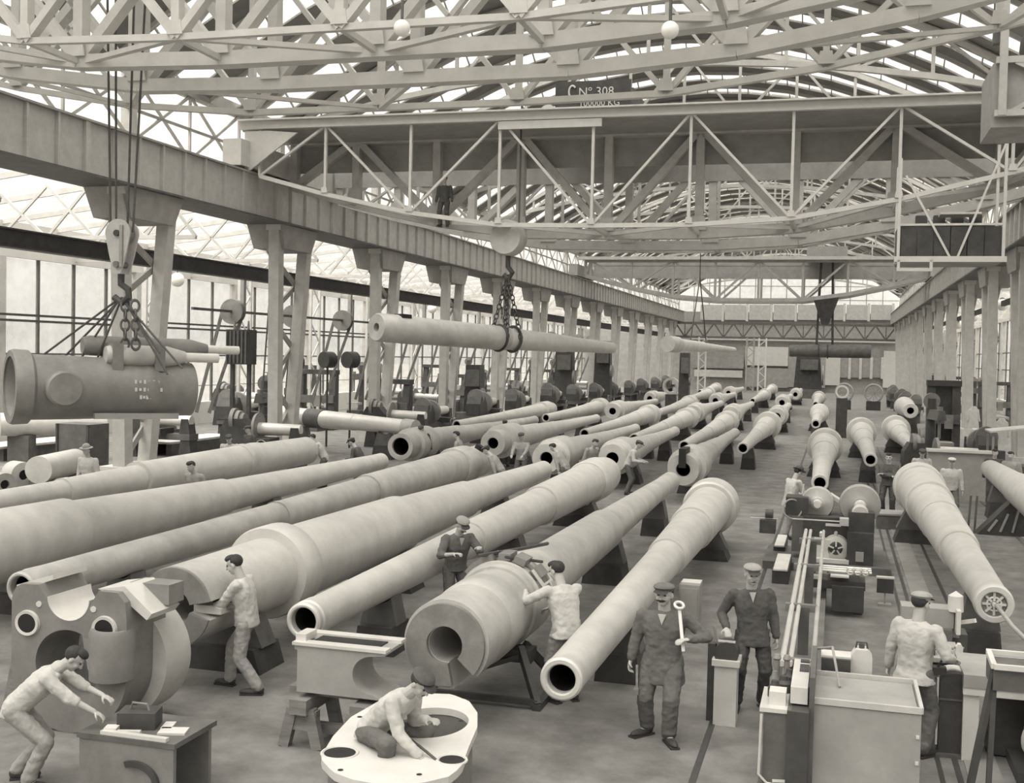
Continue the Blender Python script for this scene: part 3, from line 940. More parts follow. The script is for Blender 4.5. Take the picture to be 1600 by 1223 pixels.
blk('wedge_grip', (-7.17, 12.65, 1.08), (0.2, 0.1, 0.04), M_dsteel, t)
# E: muzzle behind the big yoke, breech with its hole far up
LE = 20.2
tE = gun('long gun barrel whose muzzle ends behind the big yoke casting', 'long barrel ending behind the yoke', -10.35, 1.02, 12.75,
    [('chase', [(0.0, 0.2), (0.02, 0.225), (0.08, 0.23), (0.1, 0.215), (0.2, 0.24), (0.5, 0.235), (7.2, 0.285)]),
     ('ring', [(7.2, 0.31), (7.35, 0.31)]), ('hoop', [(7.35, 0.30), (11.6, 0.36)]), ('ring_band', [(11.6, 0.40), (11.75, 0.41)]),
     ('jacket', [(11.75, 0.40), (17.8, 0.48)]), ('collar', [(17.8, 0.54), (17.85, 0.56), (18.8, 0.56), (18.85, 0.5)]), ('breech', [(18.85, 0.47), (LE, 0.47)])], [2.4, 9.0, 16.5], m=M_steel2, bore=0.165)
MB().cyl((0.2, 19.5, 0.36), (0.28, 19.5, 0.52), 0.14, 18).build('trunnion_hole', M_bore, tE)
# F: second from the rear of the front row, breech out of frame
gun('broad gun barrel crossing left edge, third back from the yoke casting', 'broad barrel at the edge', -12.35, 1.14, 13.9,
    [('jacket', [(0.0, 0.58), (2.4, 0.56)]), ('hoop', [(2.4, 0.52), (2.46, 0.5), (7.5, 0.38)]), ('chase', [(7.5, 0.35), (7.55, 0.34), (15.6, 0.235), (16.2, 0.24)])], [1.5, 9.5], bore=0.17)
# G: rear of the front row, breech end towards the machines
gun('rearmost gun barrel of front row, ringed breech end near two bending workers', 'rearmost barrel of the front row', -15.7, 1.14, 16.0,
    [('chase', [(0.0, 0.22), (0.3, 0.23), (4.6, 0.26)]), ('ring', [(4.6, 0.30), (4.8, 0.30)]), ('hoop', [(4.8, 0.29), (7.3, 0.34)]), ('ring_band', [(7.3, 0.42), (7.5, 0.42)]),
     ('jacket', [(7.5, 0.40), (12.0, 0.45)]), ('clamp_ring', [(12.0, 0.48), (12.3, 0.49), (12.35, 0.46), (12.8, 0.48), (13.1, 0.47)]), ('breech', [(13.1, 0.44), (16.2, 0.42)])], [2.5, 10.5], bore=0.15)

# second and third rows, most with the muzzle or breech towards the camera
def row_gun(tail, x, yn, L, near, rm=0.215, rb=0.48, col=0.58, h=1.03, m=None, stands=True, short=None, bore=None):
    pr = muzzle_gun(L, rm, rb, col)
    if near == 'b':
        pr = rev(pr, L)
    return gun(tail, short or tail, x, h, yn, pr, [0.18 * L, 0.8 * L] if stands else [], m=m, bore=(0.15 if near == 'm' else 0.2) if bore is None else bore, n=32)
tH3 = row_gun('gun with slotted breech and dark square notch, standing in line beyond the fitters', -4.2, 33.2, 17.5, 'b', m=M_steel2, short='notched-breech gun beyond the fitters')
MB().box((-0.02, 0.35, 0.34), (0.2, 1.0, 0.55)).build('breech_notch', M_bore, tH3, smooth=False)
row_gun('gun with breech towards us between men bending, left of the mallet worker', -6.75, 35.6, 14.6, 'b', short='gun between the bending men')
row_gun('gun with flat wide breech face toward us behind cloth-capped worker, second row', -8.65, 34.6, 16.5, 'b', short='gun with the flat wide breech')
row_gun('gun with small open muzzle toward us, just behind the notched breech', -5.3, 42.0, 18.5, 'm', short='gun behind the notched breech')
row_gun('short conical gun with small open muzzle on a dark wagon beside the aisle', -3.2, 42.2, 17.0, 'm', col=0.66, short='conical gun beside the aisle')
row_gun('tapering gun, muzzle hidden, collar standing beside the open ring piece', -7.6, 44.6, 18.0, 'm', short='tapering gun with the collar')
row_gun('slim tapering gun lying behind three guns of the second row', -9.95, 46.2, 18.5, 'm', short='slim tapering gun')
row_gun('gun with dark hollow breech end near the crouching dark-clothed man', -14.2, 36.3, 18.0, 'b', m=M_steel2, short='hollow-breech gun', bore=0.3)
row_gun('gun with wide ring collar directly behind the long barrel with trunnion hole', -11.85, 39.4, 18.5, 'b', col=0.62, short='ring-collared gun')
row_gun('thin pointed gun, last in the second row toward the machines', -16.3, 48.5, 17.5, 'm', rb=0.42, col=0.5, short='thin pointed gun')
row_gun('pale slim gun in second row beside the thin pointed one', -14.2, 56.5, 15.0, 'm', rb=0.45, short='pale slim gun')
k = 0
far = []
for yy, xs_, nr in ((66.5, (-12.4, -9.9, -7.9, -5.6, -3.0), 'bmbbb'), (88.0, (-13.5, -11.0, -8.6, -6.2, -3.9, -1.6), 'bmbmbm'), (109.0, (-12.5, -9.5, -6.5, -3.5), 'mbmb')):
    rn = ('third', 'fourth', 'last')[k]
    for j, x in enumerate(xs_):
        row_gun('%s gun from the aisle side in the %s row down the hall' % (ORD[len(xs_) - 1 - j], rn), x + random.uniform(-0.2, 0.2), yy + random.uniform(-1.5, 1.5), 16.5, nr[j], h=1.05,
                short='%s gun of the %s row' % (ORD[len(xs_) - 1 - j], rn))
    k += 1
# right-hand row along the walkway
row_gun('conical gun pointing down at belt-driven boring machine, hatted man beside it', -0.34, 31.4, 15.4, 'm', rm=0.23, rb=0.55, col=0.66, short='conical gun at the boring machine')
row_gun('conical gun with dark round muzzle above the man with folded arms', 1.17, 39.6, 17.0, 'm', rm=0.23, rb=0.52, col=0.66, short='conical gun above the folded-arms man')
row_gun('conical gun with dark muzzle, the nearest to the dark planing machine', 2.85, 45.0, 15.0, 'm', rm=0.23, rb=0.52, col=0.66, short='conical gun near the planer')
t4 = gun('gun barrel with starred plug in its muzzle resting at the tool bench', 'gun with the starred muzzle plug', 2.09, 1.14, 16.1,
    [('chase', [(0.0, 0.235), (0.03, 0.25), (0.12, 0.255), (0.3, 0.25), (0.36, 0.235), (4.5, 0.30)]), ('hoop', [(4.5, 0.33), (4.56, 0.34), (8.0, 0.40)]), ('ring', [(8.0, 0.42), (8.1, 0.42)]),
     ('jacket', [(8.1, 0.42), (10.8, 0.47)]), ('collar', [(10.8, 0.52), (12.2, 0.54), (14.0, 0.56)]), ('breech', [(14.0, 0.6), (14.05, 0.62), (14.8, 0.62)])], [1.6, 12.8], bore=0.16)
pl = MB().lathe([(0.09, 0.0), (0.06, 0.05), (0.06, 0.155), (0.1, 0.158)], n=28).build('muzzle_plug', M_dsteel, t4)
for k in range(8):
    a = 2 * PI * k / 8
    MB().bar((0.04 * math.cos(a), 0.05, 0.04 * math.sin(a)), (0.15 * math.cos(a), 0.05, 0.15 * math.sin(a)), 0.03, 0.03, (0, 1, 0)).build('spoke', M_bright, pl, smooth=False)
MB().torus((0, 0.05, 0), (0, 1, 0), 0.09, 0.014).build('plug_ring', M_bright, pl)
MB().lathe([(-0.03, 0.0), (-0.03, 0.03), (0.06, 0.035)], n=14).build('hub', M_bright, pl)
MB().tube([(0.02, -0.03, 0), (0.15, -0.5, -0.15), (0.4, -1.1, -0.35), (0.75, -1.6, -0.7), (0.95, -1.9, -1.0)], 0.028, 8).build('hose', M_mid, pl)
gun('thick gun barrel with rounded end running out of frame beside window columns', 'thick barrel by the window columns', 4.55, 1.14, 22.0,
    [('jacket', [(0.0, 0.5), (4.0, 0.5)]), ('hoop', [(4.0, 0.48), (9.5, 0.40)]), ('chase', [(9.5, 0.38), (14.7, 0.28), (15.2, 0.26), (15.35, 0.2)])], [2.0, 12.5], bore=0.18)
row_gun('short pale gun with small muzzle standing in the middle of the far walkway', -0.95, 60.5, 14.0, 'm', rm=0.24, rb=0.56, col=0.58, short='short pale walkway gun')
row_gun('stubby pale gun piece on a bench before the far dark planer', 4.3, 72.0, 7.0, 'm', rm=0.45, rb=0.62, col=0.64, h=1.4, short='stubby pale gun piece', bore=0.2)
t = thing('gun_hoop', 'upright open steel ring standing among the far guns', 'steel ring', at(1316, 612, 66))
MB().lathe([(0, 0.27), (0, 0.36), (0.5, 0.36), (0.5, 0.27), (0, 0.27)], n=30).build('ring', M_bright, t)
p = at(1316, 612, 66)
blk('chock', (p.x, p.y + 0.25, (p.z - 0.36) / 2), (0.6, 0.5, p.z - 0.36), M_black, t)
p = at(1048, 603, 87)
t = thing('gun_hoop', 'large open ring standing before the far columns', 'steel ring', p)
MB().lathe([(0, 0.46), (0, 0.64), (0.7, 0.64), (0.7, 0.46), (0, 0.46)], n=30).build('ring', M_steel2, t)
blk('chock', (p.x, p.y + 0.3, (p.z - 0.64) / 2), (0.8, 0.6, p.z - 0.64), M_black, t)
# small gun on a bench across the machine aisle
p, q = at(430, 648, 44.5), at(650, 668, 41.5)
t = thing('gun_barrel', 'small bright ringed gun laid crosswise on trestles before the machines', 'gun barrel', (p + q) / 2, group='gun barrels')
dv = q - p
Lg = dv.length
o = (p - (p + q) / 2)
def segm(nm, f1, f2, r1, r2, m):
    MB().lathe([(f1 * Lg, 0), (f1 * Lg, r1), (f2 * Lg, r2), (f2 * Lg, 0)], o, dv, 26).build(nm, m, t)
segm('breech', 0.0, 0.05, 0.26, 0.30, M_steel2); segm('jacket', 0.05, 0.26, 0.42, 0.38, M_bright); segm('sleeve', 0.26, 0.37, 0.40, 0.40, M_dark)
segm('hoop', 0.37, 0.6, 0.37, 0.34, M_bright); segm('chase', 0.6, 0.93, 0.33, 0.28, M_bright); segm('muzzle_swell', 0.93, 1.0, 0.32, 0.30, M_steel2)
for f in (0.2, 0.8):
    e = p + dv * f
    stand(e.x, e.y, e.z - 0.36, 0.7, 'trestle under the %s of the small crosswise gun' % ('breech' if f < 0.5 else 'muzzle'))
# forged bars lying on the left
for a, b2, r, lb in (((0, 668), (165, 657), 0.42, 'pale forged bar lying under the hanging cradle'), ((60, 735), (118, 720), 0.4, 'short pale forging with dark end behind the rearmost barrel')):
    yy = gnd(a[0], a[1], 0.6).y
    p, q = at(*a, min(yy, 34)), at(*b2, min(yy, 34) + 2.5)
    p.z = q.z = max(0.5, (p.z + q.z) / 2)
    t = thing('forging', lb, 'forging', (p + q) / 2)
    MB().lathe([(0, 0), (0, r), ((q - p).length, r), ((q - p).length, 0)], p - (p + q) / 2, q - p, 24).build('bar', M_steel, t)
    for f in (0.2, 0.8):
        e = p + (q - p) * f
        blk('bolster', (e.x, e.y, (e.z - r * 0.9) / 2), (0.9, 0.4, max(0.1, e.z - r * 0.9)), M_dark, t)
n_seen = {}
for (x, y, top, w, short) in STANDS:
    n_seen[short] = n_seen.get(short, 0) + 1
    kind = 'frame' if (short.startswith('gun with the slotted') and n_seen[short] == 1) else 'block'
    where = ('near end', 'middle', 'far end')[n_seen[short] - 1] if sum(1 for s_ in STANDS if s_[4] == short) == 3 else ('near end', 'far end')[n_seen[short] - 1]
    stand(x, y, top, w, 'dark stand under %s of the %s' % (where, short), kind)

# ------------------------------------------------------------------ loads on the cranes
# gun lifted by crane 308
p, q = at(588, 511, 32.0), at(957, 543.5, 41.5)
dv = q - p
Lg = dv.length
t = thing('gun_barrel', 'long gun barrel hanging in chains below the middle crane', 'gun barrel', (p + q) / 2, group='gun barrels')
o = p - (p + q) / 2
for nm, pr, m in (('breech', [(0.9, 0.0), (0.9, 0.13), (0.0, 0.13), (0.0, 0.40), (0.05, 0.43), (1.6, 0.44), (1.6, 0)], M_steel2), ('jacket', [(1.6, 0), (1.6, 0.42), (5.4, 0.40), (5.4, 0)], M_steel2),
                  ('hoop', [(5.4, 0), (5.4, 0.37), (8.4, 0.30), (8.4, 0)], M_steel), ('chase', [(8.4, 0), (8.4, 0.28), (Lg, 0.2), (Lg, 0)], M_steel)):
    MB().lathe(pr, o, dv, 34).build(nm, m, t)
dn = dv.normalized()
MB().cyl(o + dn * 0.2, o + dn * 0.25 + V((0, 0, 0.0)), 0.12, 14).build('bore', M_bore, t)
sd = dn.cross(V((0, 0, 1))).normalized()
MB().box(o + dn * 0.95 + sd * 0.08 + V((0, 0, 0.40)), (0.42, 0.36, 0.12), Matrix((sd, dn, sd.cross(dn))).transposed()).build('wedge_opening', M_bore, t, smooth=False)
def chain(t, p, q, r=0.05, name='chain_link', m=None):
    p, q = V(p), V(q)
    L = (q - p).length
    n = max(2, int(L / (r * 3.0)))
    d = (q - p).normalized()
    u = d.orthogonal().normalized()
    w = d.cross(u)
    for k in range(n):
        c = p + (q - p) * ((k + 0.5) / n)
        a = u if k % 2 else w
        b = MB().torus((0, 0, 0), a, r * 1.35, r * 0.38, 12, 6)
        b.v = [c + e + d * (e.dot(d) * 0.35) for e in b.v]
        b.build(name, m or M_black, t, True)
g = p + dn * (Lg * 0.5)
hk = thing('crane_hook', 'big round pulley block and hook under the middle crane holding the gun chains', 'crane hook', (g.x, g.y, 8.0))
hx = at(762, 372, g.y)
MB().lathe([(-0.3, 0), (-0.3, 0.55), (-0.2, 0.6), (0.2, 0.6), (0.3, 0.55), (0.3, 0)], (g.x, g.y, hx.z), (0.15, 1, 0), 26).build('pulley_block', M_grey, hk, True)
MB().tube([(g.x, g.y, hx.z - 0.5), (g.x, g.y, hx.z - 0.95), (g.x + 0.16, g.y, hx.z - 1.15), (g.x + 0.05, g.y, hx.z - 1.35), (g.x - 0.14, g.y, hx.z - 1.22)], 0.09, 8).build('hook', M_black, hk, True)
for s in (-0.35, 0.35):
    bar('hoist_rope', (g.x + s, g.y, hx.z + 0.3), (g.x + s, g.y, 12.6), 0.05, 0.05, M_rope, hk)
ch = thing('lifting_chain', 'dark doubled chain looped round the hanging gun', 'chain', (g.x, g.y, g.z))
for s in (-0.35, 0.3):
    e = g + dn * s
    chain(ch, (g.x, g.y, hx.z - 1.25), e + sd * 0.4, 0.055)
    chain(ch, (g.x, g.y, hx.z - 1.25), e - sd * 0.4, 0.055)
    MB().torus(e, dn, 0.42, 0.05, 24, 6).build('chain_loop', M_black, ch, True)
# smaller gun far off
p, q = at(1043, 537, 70), at(1147, 546.5, 83)
dv = q - p
Lg = dv.length
t = thing('gun_barrel', 'far hanging gun with bright breech before the end wall panels', 'gun barrel', (p + q) / 2, group='gun barrels')
o = p - (p + q) / 2
for nm, pr, m in (('breech', [(0, 0), (0, 0.5), (1.6, 0.5), (1.6, 0)], M_steel2), ('jacket', [(1.6, 0), (1.6, 0.4), (6.5, 0.34), (6.5, 0)], M_steel), ('chase', [(6.5, 0), (6.5, 0.3), (Lg, 0.18), (Lg, 0)], M_steel)):
    MB().lathe(pr, o, dv, 24).build(nm, m, t)
for s in (0.3, 0.55):
    e = p + dv * s
    bar('sling', e, (p.x + dv.x * 0.42, p.y + dv.y * 0.42, 9.5), 0.06, 0.06, M_black, t)
    bar('sling', (p.x + dv.x * 0.42, p.y + dv.y * 0.42, 9.5), (p.x + dv.x * 0.42, p.y + dv.y * 0.42, 12.0), 0.05, 0.05, M_black, t)
# dark cylinder on the far crane
p, q = at(1234, 548, 91.8), at(1361, 549, 91.8)
t = thing('gun_jacket', 'dark forged cylinder hanging level from the far crane', 'forging', (p + q) / 2)
L2 = (q - p).length
MB().lathe([(0, 0), (0, 0.42), (0.1, 0.46), (1.2, 0.46), (1.25, 0.5), (L2 - 0.1, 0.52), (L2, 0.48), (L2, 0)], p - (p + q) / 2, q - p, 26).build('cylinder', M_dark, t)
for s in (0.36, 0.47):
    MB().torus((p + (q - p) * s) - (p + q) / 2, q - p, 0.54, 0.06, 22, 6).build('sling', M_black, t)

# cradle casting hanging from the near crane
YH = 15.5
hb = at(190, 382, YH)
hk = thing('crane_hook', 'pulley block with round sheave and hook on four ropes of the nearest crane', 'crane hook', (hb.x, YH, hb.z))
zt_, zb2 = at(190, 343, YH).z, at(190, 428, YH).z
for s in (-0.11, 0.11):
    pts = []
    rr = 0.22
    zc = zt_ - rr
    for k in range(13):
        a = PI * k / 12
        pts.append((hb.x + rr * math.cos(a), zc + rr * math.sin(a)))
    pts += [(hb.x - 0.15, zb2 + 0.3), (hb.x - 0.06, zb2), (hb.x + 0.06, zb2), (hb.x + 0.15, zb2 + 0.3)]
    MB().prism(pts, 0.03, Matrix.Translation((0, YH + s, 0))).build('side_plate', M_grey, hk, True, False)
MB().lathe([(-0.08, 0), (-0.08, 0.17), (-0.05, 0.15), (0.05, 0.15), (0.08, 0.17), (0.08, 0)], (hb.x, YH, zt_ - 0.22), (0, 1, 0), 24).build('sheave', M_dsteel, hk, True)
MB().cyl((hb.x, YH - 0.15, zt_ - 0.22), (hb.x, YH + 0.15, zt_ - 0.22), 0.05, 12).build('axle', M_black, hk, True)
MB().cyl((hb.x, YH - 0.16, zb2 + 0.14), (hb.x, YH + 0.16, zb2 + 0.14), 0.05, 12).build('lower_pin', M_dsteel, hk, True)
bar('strap', (hb.x + 0.08, YH - 0.13, zb2 + 0.1), (hb.x + 0.08, YH - 0.13, zt_ - 0.1), 0.05, 0.03, M_mid, hk)
MB().tube([(hb.x, YH, zb2), (hb.x, YH, zb2 - 0.16), (hb.x + 0.13, YH, zb2 - 0.24), (hb.x + 0.14, YH, zb2 - 0.36), (hb.x + 0.02, YH, zb2 - 0.45), (hb.x - 0.12, YH, zb2 - 0.36)], 0.055, 8).build('hook', M_black, hk, True)
for k, px in enumerate((163, 178, 212, 234)):
    top = at(px, 60, YH)
    bot = (hb.x + (-0.2, -0.1, 0.1, 0.2)[k], YH, zt_ - 0.2)
    b = MB().tube([bot, (top.x, YH, 11.4)], 0.018, 6)
    b.build('hoist_rope', M_rope, hk, True)
zh = zb2 - 0.42
xa, xb = at(18, 605, YH).x, at(312, 612, YH).x
zc = at(160, 606, YH).z
cr = thing('gun_cradle', 'dark cast gun cradle with open end and painted writing hanging at the left', 'gun cradle', ((xa + xb) / 2, YH, zc))
ctr = V(((xa + xb) / 2, YH, zc))
Lc = xb - xa
dirx = V((1, 1.2, -0.02)).normalized()
Lc = 2.75
o = dirx * (-Lc / 2)
MB().lathe([(1.0, 0), (1.0, 0.40), (0.0, 0.46), (0.0, 0.55), (0.05, 0.57), (0.25, 0.56), (0.3, 0.50), (1.0, 0.49), (1.9, 0.46), (1.95, 0.48), (2.1, 0.48), (2.15, 0.45), (Lc, 0.43), (Lc, 0)], o, dirx, 44).build('body', M_dsteel, cr)
MB().lathe([(0.03, 0.45), (0.95, 0.39), (0.95, 0)], o, dirx, 30).build('inner_wall', M_mid, cr)
dy = V((dirx.y, -dirx.x, 0))
tp = o + dirx * 0.66 + V((0, 0, 0.0))
MB().lathe([(0.3, 0), (0.3, 0.27), (0.62, 0.27), (0.66, 0.24), (0.66, 0)], tp, dy, 26).build('trunnion', M_dsteel, cr)
for zz, yy2, t1, t2, r, m in ((0.52, -0.2, 1.35, 2.6, 0.17, M_steel2), (0.66, 0.2, 1.1, 3.1, 0.16, M_dsteel)):
    q0 = o + dirx * t1 + dy * (-yy2) + V((0, 0, zz))
    MB().lathe([(0, 0), (0, r * 0.8), (0.12, r), (t2 - t1 - 0.3, r), (t2 - t1, r * 0.55), (t2 - t1, 0)], q0, dirx, 22).build('recoil_cylinder', m, cr)
    MB().lathe([(0, 0), (0, r * 0.45), (0.55, r * 0.45), (0.55, 0)], q0 + dirx * (t2 - t1), dirx, 16).build('piston_rod', M_bright, cr)
for t1 in (1.5, 2.15):
    MB().box(o + dirx * t1 + V((0, 0, 0.5)), (0.16, 0.75, 0.42), Matrix((dirx, -dy, V((0, 0, 1)))).transposed()).build('cylinder_strap', M_dsteel, cr, smooth=False)
MB().box(o + dirx * 1.8 + dy * 0.35 + V((0, 0, -0.42)), (1.3, 0.1, 0.09), Matrix((dirx, -dy, V((0, 0, 1)))).transposed()).build('slide_rail', M_mid, cr, smooth=False)
# three short lines of painted marks, too small to read
for rw, (n_, w_, zz) in enumerate(((6, 0.42, 0.12), (7, 0.46, -0.0), (4, 0.2, -0.12))):
    for k in range(n_):
        e = o + dirx * (1.75 + (rw == 2) * 0.08 + w_ * k / n_) + dy * (math.sqrt(0.47 ** 2 - zz ** 2)) + V((0, 0, zz))
        MB().box(e, (0.035, 0.012, 0.06 - 0.02 * (k % 2)), Matrix((dirx, -dy, V((0, 0, 1)))).transposed()).build('painted_mark', M_white, cr, smooth=False)
for k, (px, py) in enumerate(((60, 560), (75, 640), (98, 560), (120, 640), (285, 575), (250, 552), (262, 585))):
    e = at(px, py, YH)
    tt = thing('sling_rope', '%s sling rope from the hook down to the hanging cradle, counted from the open end' % ORD[k], 'rope', (hb.x, YH, zh), group='sling ropes')
    b = MB().tube([(hb.x + 0.02 * (k - 3), YH, zh + 0.02), e], 0.017, 6)
    b.build('rope', M_rope, tt, True)
for k, px in enumerate((196, 211)):
    tt = thing('lifting_chain', '%s dangling chain of large links under the hook above the cradle' % ('slack' if k else 'straight'), 'chain', (hb.x, YH, zh))
    chain(tt, at(px, 470, YH), at(px + (k * 2 - 1), 545, YH), 0.048, 'chain_link', M_dark)
    MB().tube([(hb.x, YH, zh + 0.05), at(px, 470, YH)], 0.02, 6).build('shackle_rope', M_rope, tt, True)

# ------------------------------------------------------------------ people
M_skin = mat('weathered_skin', 0.42, 0.6, 0, 0.1, 9, 0.05)
M_hair = mat('dark_hair', 0.04, 0.7, 0, 0.3, 30, 0.3)
M_greyhair = mat('grey_hair', 0.4, 0.7, 0, 0.3, 30, 0.3)
M_cloth_l = mat('pale_work_cotton', 0.47, 0.9, 0, 0.12, 7, 0.12)
M_cloth_m = mat('grey_work_cotton', 0.30, 0.9, 0, 0.15, 7, 0.12)
M_cloth_d = mat('dark_wool', 0.085, 0.9, 0, 0.2, 7, 0.12)
M_cloth_g = mat('dull_overall_cotton', 0.125, 0.9, 0, 0.2, 7, 0.12)
M_leather = mat('worn_black_leather', 0.05, 0.55, 0, 0.3, 8, 0.1)
M_eye = mat('eye', 0.03, 0.3, 0, 0.1, 5)
CL = bpy.data.textures.new('cloth_folds', 'CLOUDS')
CL.noise_scale = 0.06
CL.noise_depth = 2

def two_bone(a, t, l1, l2, pole):
    a, t = V(a), V(t)
    d = t - a
    L = min(d.length, (l1 + l2) * 0.995)
    L = max(L, abs(l1 - l2) + 0.02)
    d.normalize()
    e = a + d * L
    c = (l1 * l1 + L * L - l2 * l2) / (2 * L)
    h = math.sqrt(max(0.0, l1 * l1 - c * c))
    p = V(pole) - d * V(pole).dot(d)
    p.normalize()
    return a + d * c + p * h, e

def soft(o, voxel, smooth_it, folds=0.0, sub=False):
    r = o.modifiers.new('merge', 'REMESH')
    r.mode = 'VOXEL'
    r.voxel_size = voxel
    r.use_smooth_shade = True
    s = o.modifiers.new('soften', 'SMOOTH')
    s.iterations = smooth_it
    s.factor = 0.5
    if folds:
        d = o.modifiers.new('folds', 'DISPLACE')
        d.texture = CL
        d.texture_coords = 'LOCAL'
        d.strength = folds
        d.mid_level = 0.5

def person(label, loc, rz, lean=0.0, side=0.0, hip=0.93, hands=None, feet=None, head=(0, 0), s=1.0, top=None, legs=None, skin=None, hat='cap', hatm=None, hair=None,
           moustache=False, detail=True, coat=0.0, curl=0.7, elbow=None, knee=None, hipx=(0, 0), twist=0.0, apron=False, sleeves='long', shirt=None, wide=1.1):
    """local frame: +x the person's right hand side seen from behind, +y forward, z up"""
    top, legs, hatm = top or M_cloth_m, legs or M_cloth_g, hatm or M_cloth_d
    t = thing('person', label, 'person', loc, rz, group='workmen')
    t.scale = (s * wide, s * (0.5 + wide / 2), s)
    vox = 0.0085 if detail else 0.016
    R = Matrix.Rotation(-lean, 3, 'X') @ Matrix.Rotation(side, 3, 'Y')
    P = V((hipx[0], hipx[1], hip))
    T = R @ Matrix.Rotation(twist, 3, 'Z')
    sp = lambda x, y, z: P + T @ V((x, y, z))
    hipL, hipR = P + V((-0.095, 0, -0.03)), P + V((0.095, 0, -0.03))
    neck = sp(0, 0.0, 0.53)
    shL, shR = sp(-0.19, 0, 0.46), sp(0.19, 0, 0.46)
    HY = Matrix.Rotation(head[0], 3, 'Z') @ Matrix.Rotation(-(lean * 0.75) - head[1], 3, 'X')
    hc = neck + R @ V((0, 0.02, 0.06)) + HY @ V((0, 0.02, 0.115))
    hp = lambda x, y, z: hc + HY @ V((x, y, z))
    hands = hands or {}
    feet = feet or {}
    elbow, knee = elbow or {}, knee or {}
    b, jk, tr = MB(), MB(), MB()
    # head
    b.ell(hp(0, -0.012, 0.03), (0.075, 0.094, 0.088), HY, 16, 10)
    b.ell(hp(0, 0.022, -0.035), (0.060, 0.072, 0.085), HY, 16, 10)
    b.ell(hp(0, 0.05, -0.092), (0.034, 0.034, 0.028), HY, 10, 6)
    b.cap(hp(0, 0.092, 0.012), hp(0, 0.112, -0.03), 0.010, 0.016, 8)
    b.ell(hp(0, 0.074, 0.028), (0.05, 0.02, 0.012), HY, 10, 6)
    for sx in (-1, 1):
        b.ell(hp(sx * 0.075, -0.01, -0.012), (0.012, 0.022, 0.033), HY, 8, 6)
        b.ell(hp(sx * 0.038, 0.06, -0.035), (0.022, 0.022, 0.022), HY, 8, 6)
    b.cap(sp(0, -0.005, 0.46), hp(0, -0.015, -0.06), 0.062, 0.055)
    # trunk
    b.cap(sp(0, 0, 0.08), sp(0, 0, 0.38), 0.09, 0.10)
    b.cap(shL * 0.9 + shR * 0.1, shR * 0.9 + shL * 0.1, 0.035, 0.035)
    b.cap(hipL, hipR, 0.085, 0.085)
    slim = 1.0
    rings = [(sp(0, 0.005, z), T, rx, ry) for z, rx, ry in ((0.0, 0.17, 0.125), (0.1, 0.162, 0.122), (0.2, 0.168, 0.125), (0.32, 0.19, 0.132), (0.41, 0.19, 0.12), (0.48, 0.15, 0.09), (0.52, 0.08, 0.07))]
    I3 = Matrix.Identity(3)
    if coat:
        rings = [(P + V((0, 0.0, -coat)), I3, 0.205, 0.155), (P + V((0, 0, -coat * 0.5)), I3, 0.19, 0.145)] + rings
    else:
        rings = [(P + V((0, 0, -0.08)), I3, 0.175, 0.135)] + rings
    jk.loft(rings)
    jk.cap(sp(-0.16, 0, 0.44), sp(0.16, 0, 0.44), 0.07, 0.07)
    tr.ell(P + V((0, 0, -0.01)), (0.155, 0.12, 0.11), None, 16, 9)
    wrists = {}
    for nm, sh, sx in (('L', shL, -1), ('R', shR, 1)):
        tgt = hands.get(nm, (sx * 0.27, 0.06, hip - 0.12))
        el, wr = two_bone(sh, tgt, 0.285, 0.255, elbow.get(nm, (sx * 0.5, -1.0, -0.35)))
        wrists[nm] = wr
        b.cap(sh.lerp(el, 0.12), el, 0.042, 0.036)
        b.cap(el, wr, 0.040, 0.027)
        if sleeves == 'rolled':
            jk.cap(sh, el, 0.072, 0.062)
            jk.cap(el, el.lerp(wr, 0.25), 0.062, 0.055)
        else:
            jk.cap(sh, el, 0.069, 0.058)
            jk.cap(el, el.lerp(wr, 0.92), 0.060, 0.046)
        d = (wr - el).normalized()
        nrm = d.cross(V((0, 0, 1)) if abs(d.z) < 0.9 else V((0, 1, 0))).normalized()
        side_v = nrm
        palm_n = side_v.cross(d).normalized()
        if palm_n.z > 0:
            palm_n = -palm_n
        if abs(d.z) > 0.9:
            palm_n = V((-sx, 0, 0))
            side_v = d.cross(palm_n).normalized()
        pc = wr + d * 0.05
        b.ell(pc, (0.04, 0.052, 0.018), Matrix((side_v, d, side_v.cross(d))).transposed(), 12, 8)
        for k, ln in enumerate((0.066, 0.076, 0.072, 0.056)):
            f0 = pc + d * 0.04 + side_v * (0.0315 - 0.021 * k)
            c1 = curl * 0.6
            d1 = (d * math.cos(c1) + palm_n * math.sin(c1)).normalized()
            f1 = f0 + d1 * ln * 0.55
            d2 = (d * math.cos(curl * 1.8) + palm_n * math.sin(curl * 1.8)).normalized()
            f2 = f1 + d2 * ln * 0.5
            b.cap(f0, f1, 0.0098, 0.0092, 7)
            b.cap(f1, f2, 0.0092, 0.0078, 7)
        th0 = pc - d * 0.02 + side_v * 0.035
        th1 = th0 + (side_v * 0.7 + d * 0.6 + palm_n * 0.4).normalized() * 0.038
        th2 = th1 + (d * 0.8 + palm_n * 0.7).normalized() * 0.032
        b.cap(th0, th1, 0.014, 0.0115, 7)
        b.cap(th1, th2, 0.0115, 0.009, 7)
    shoes = []
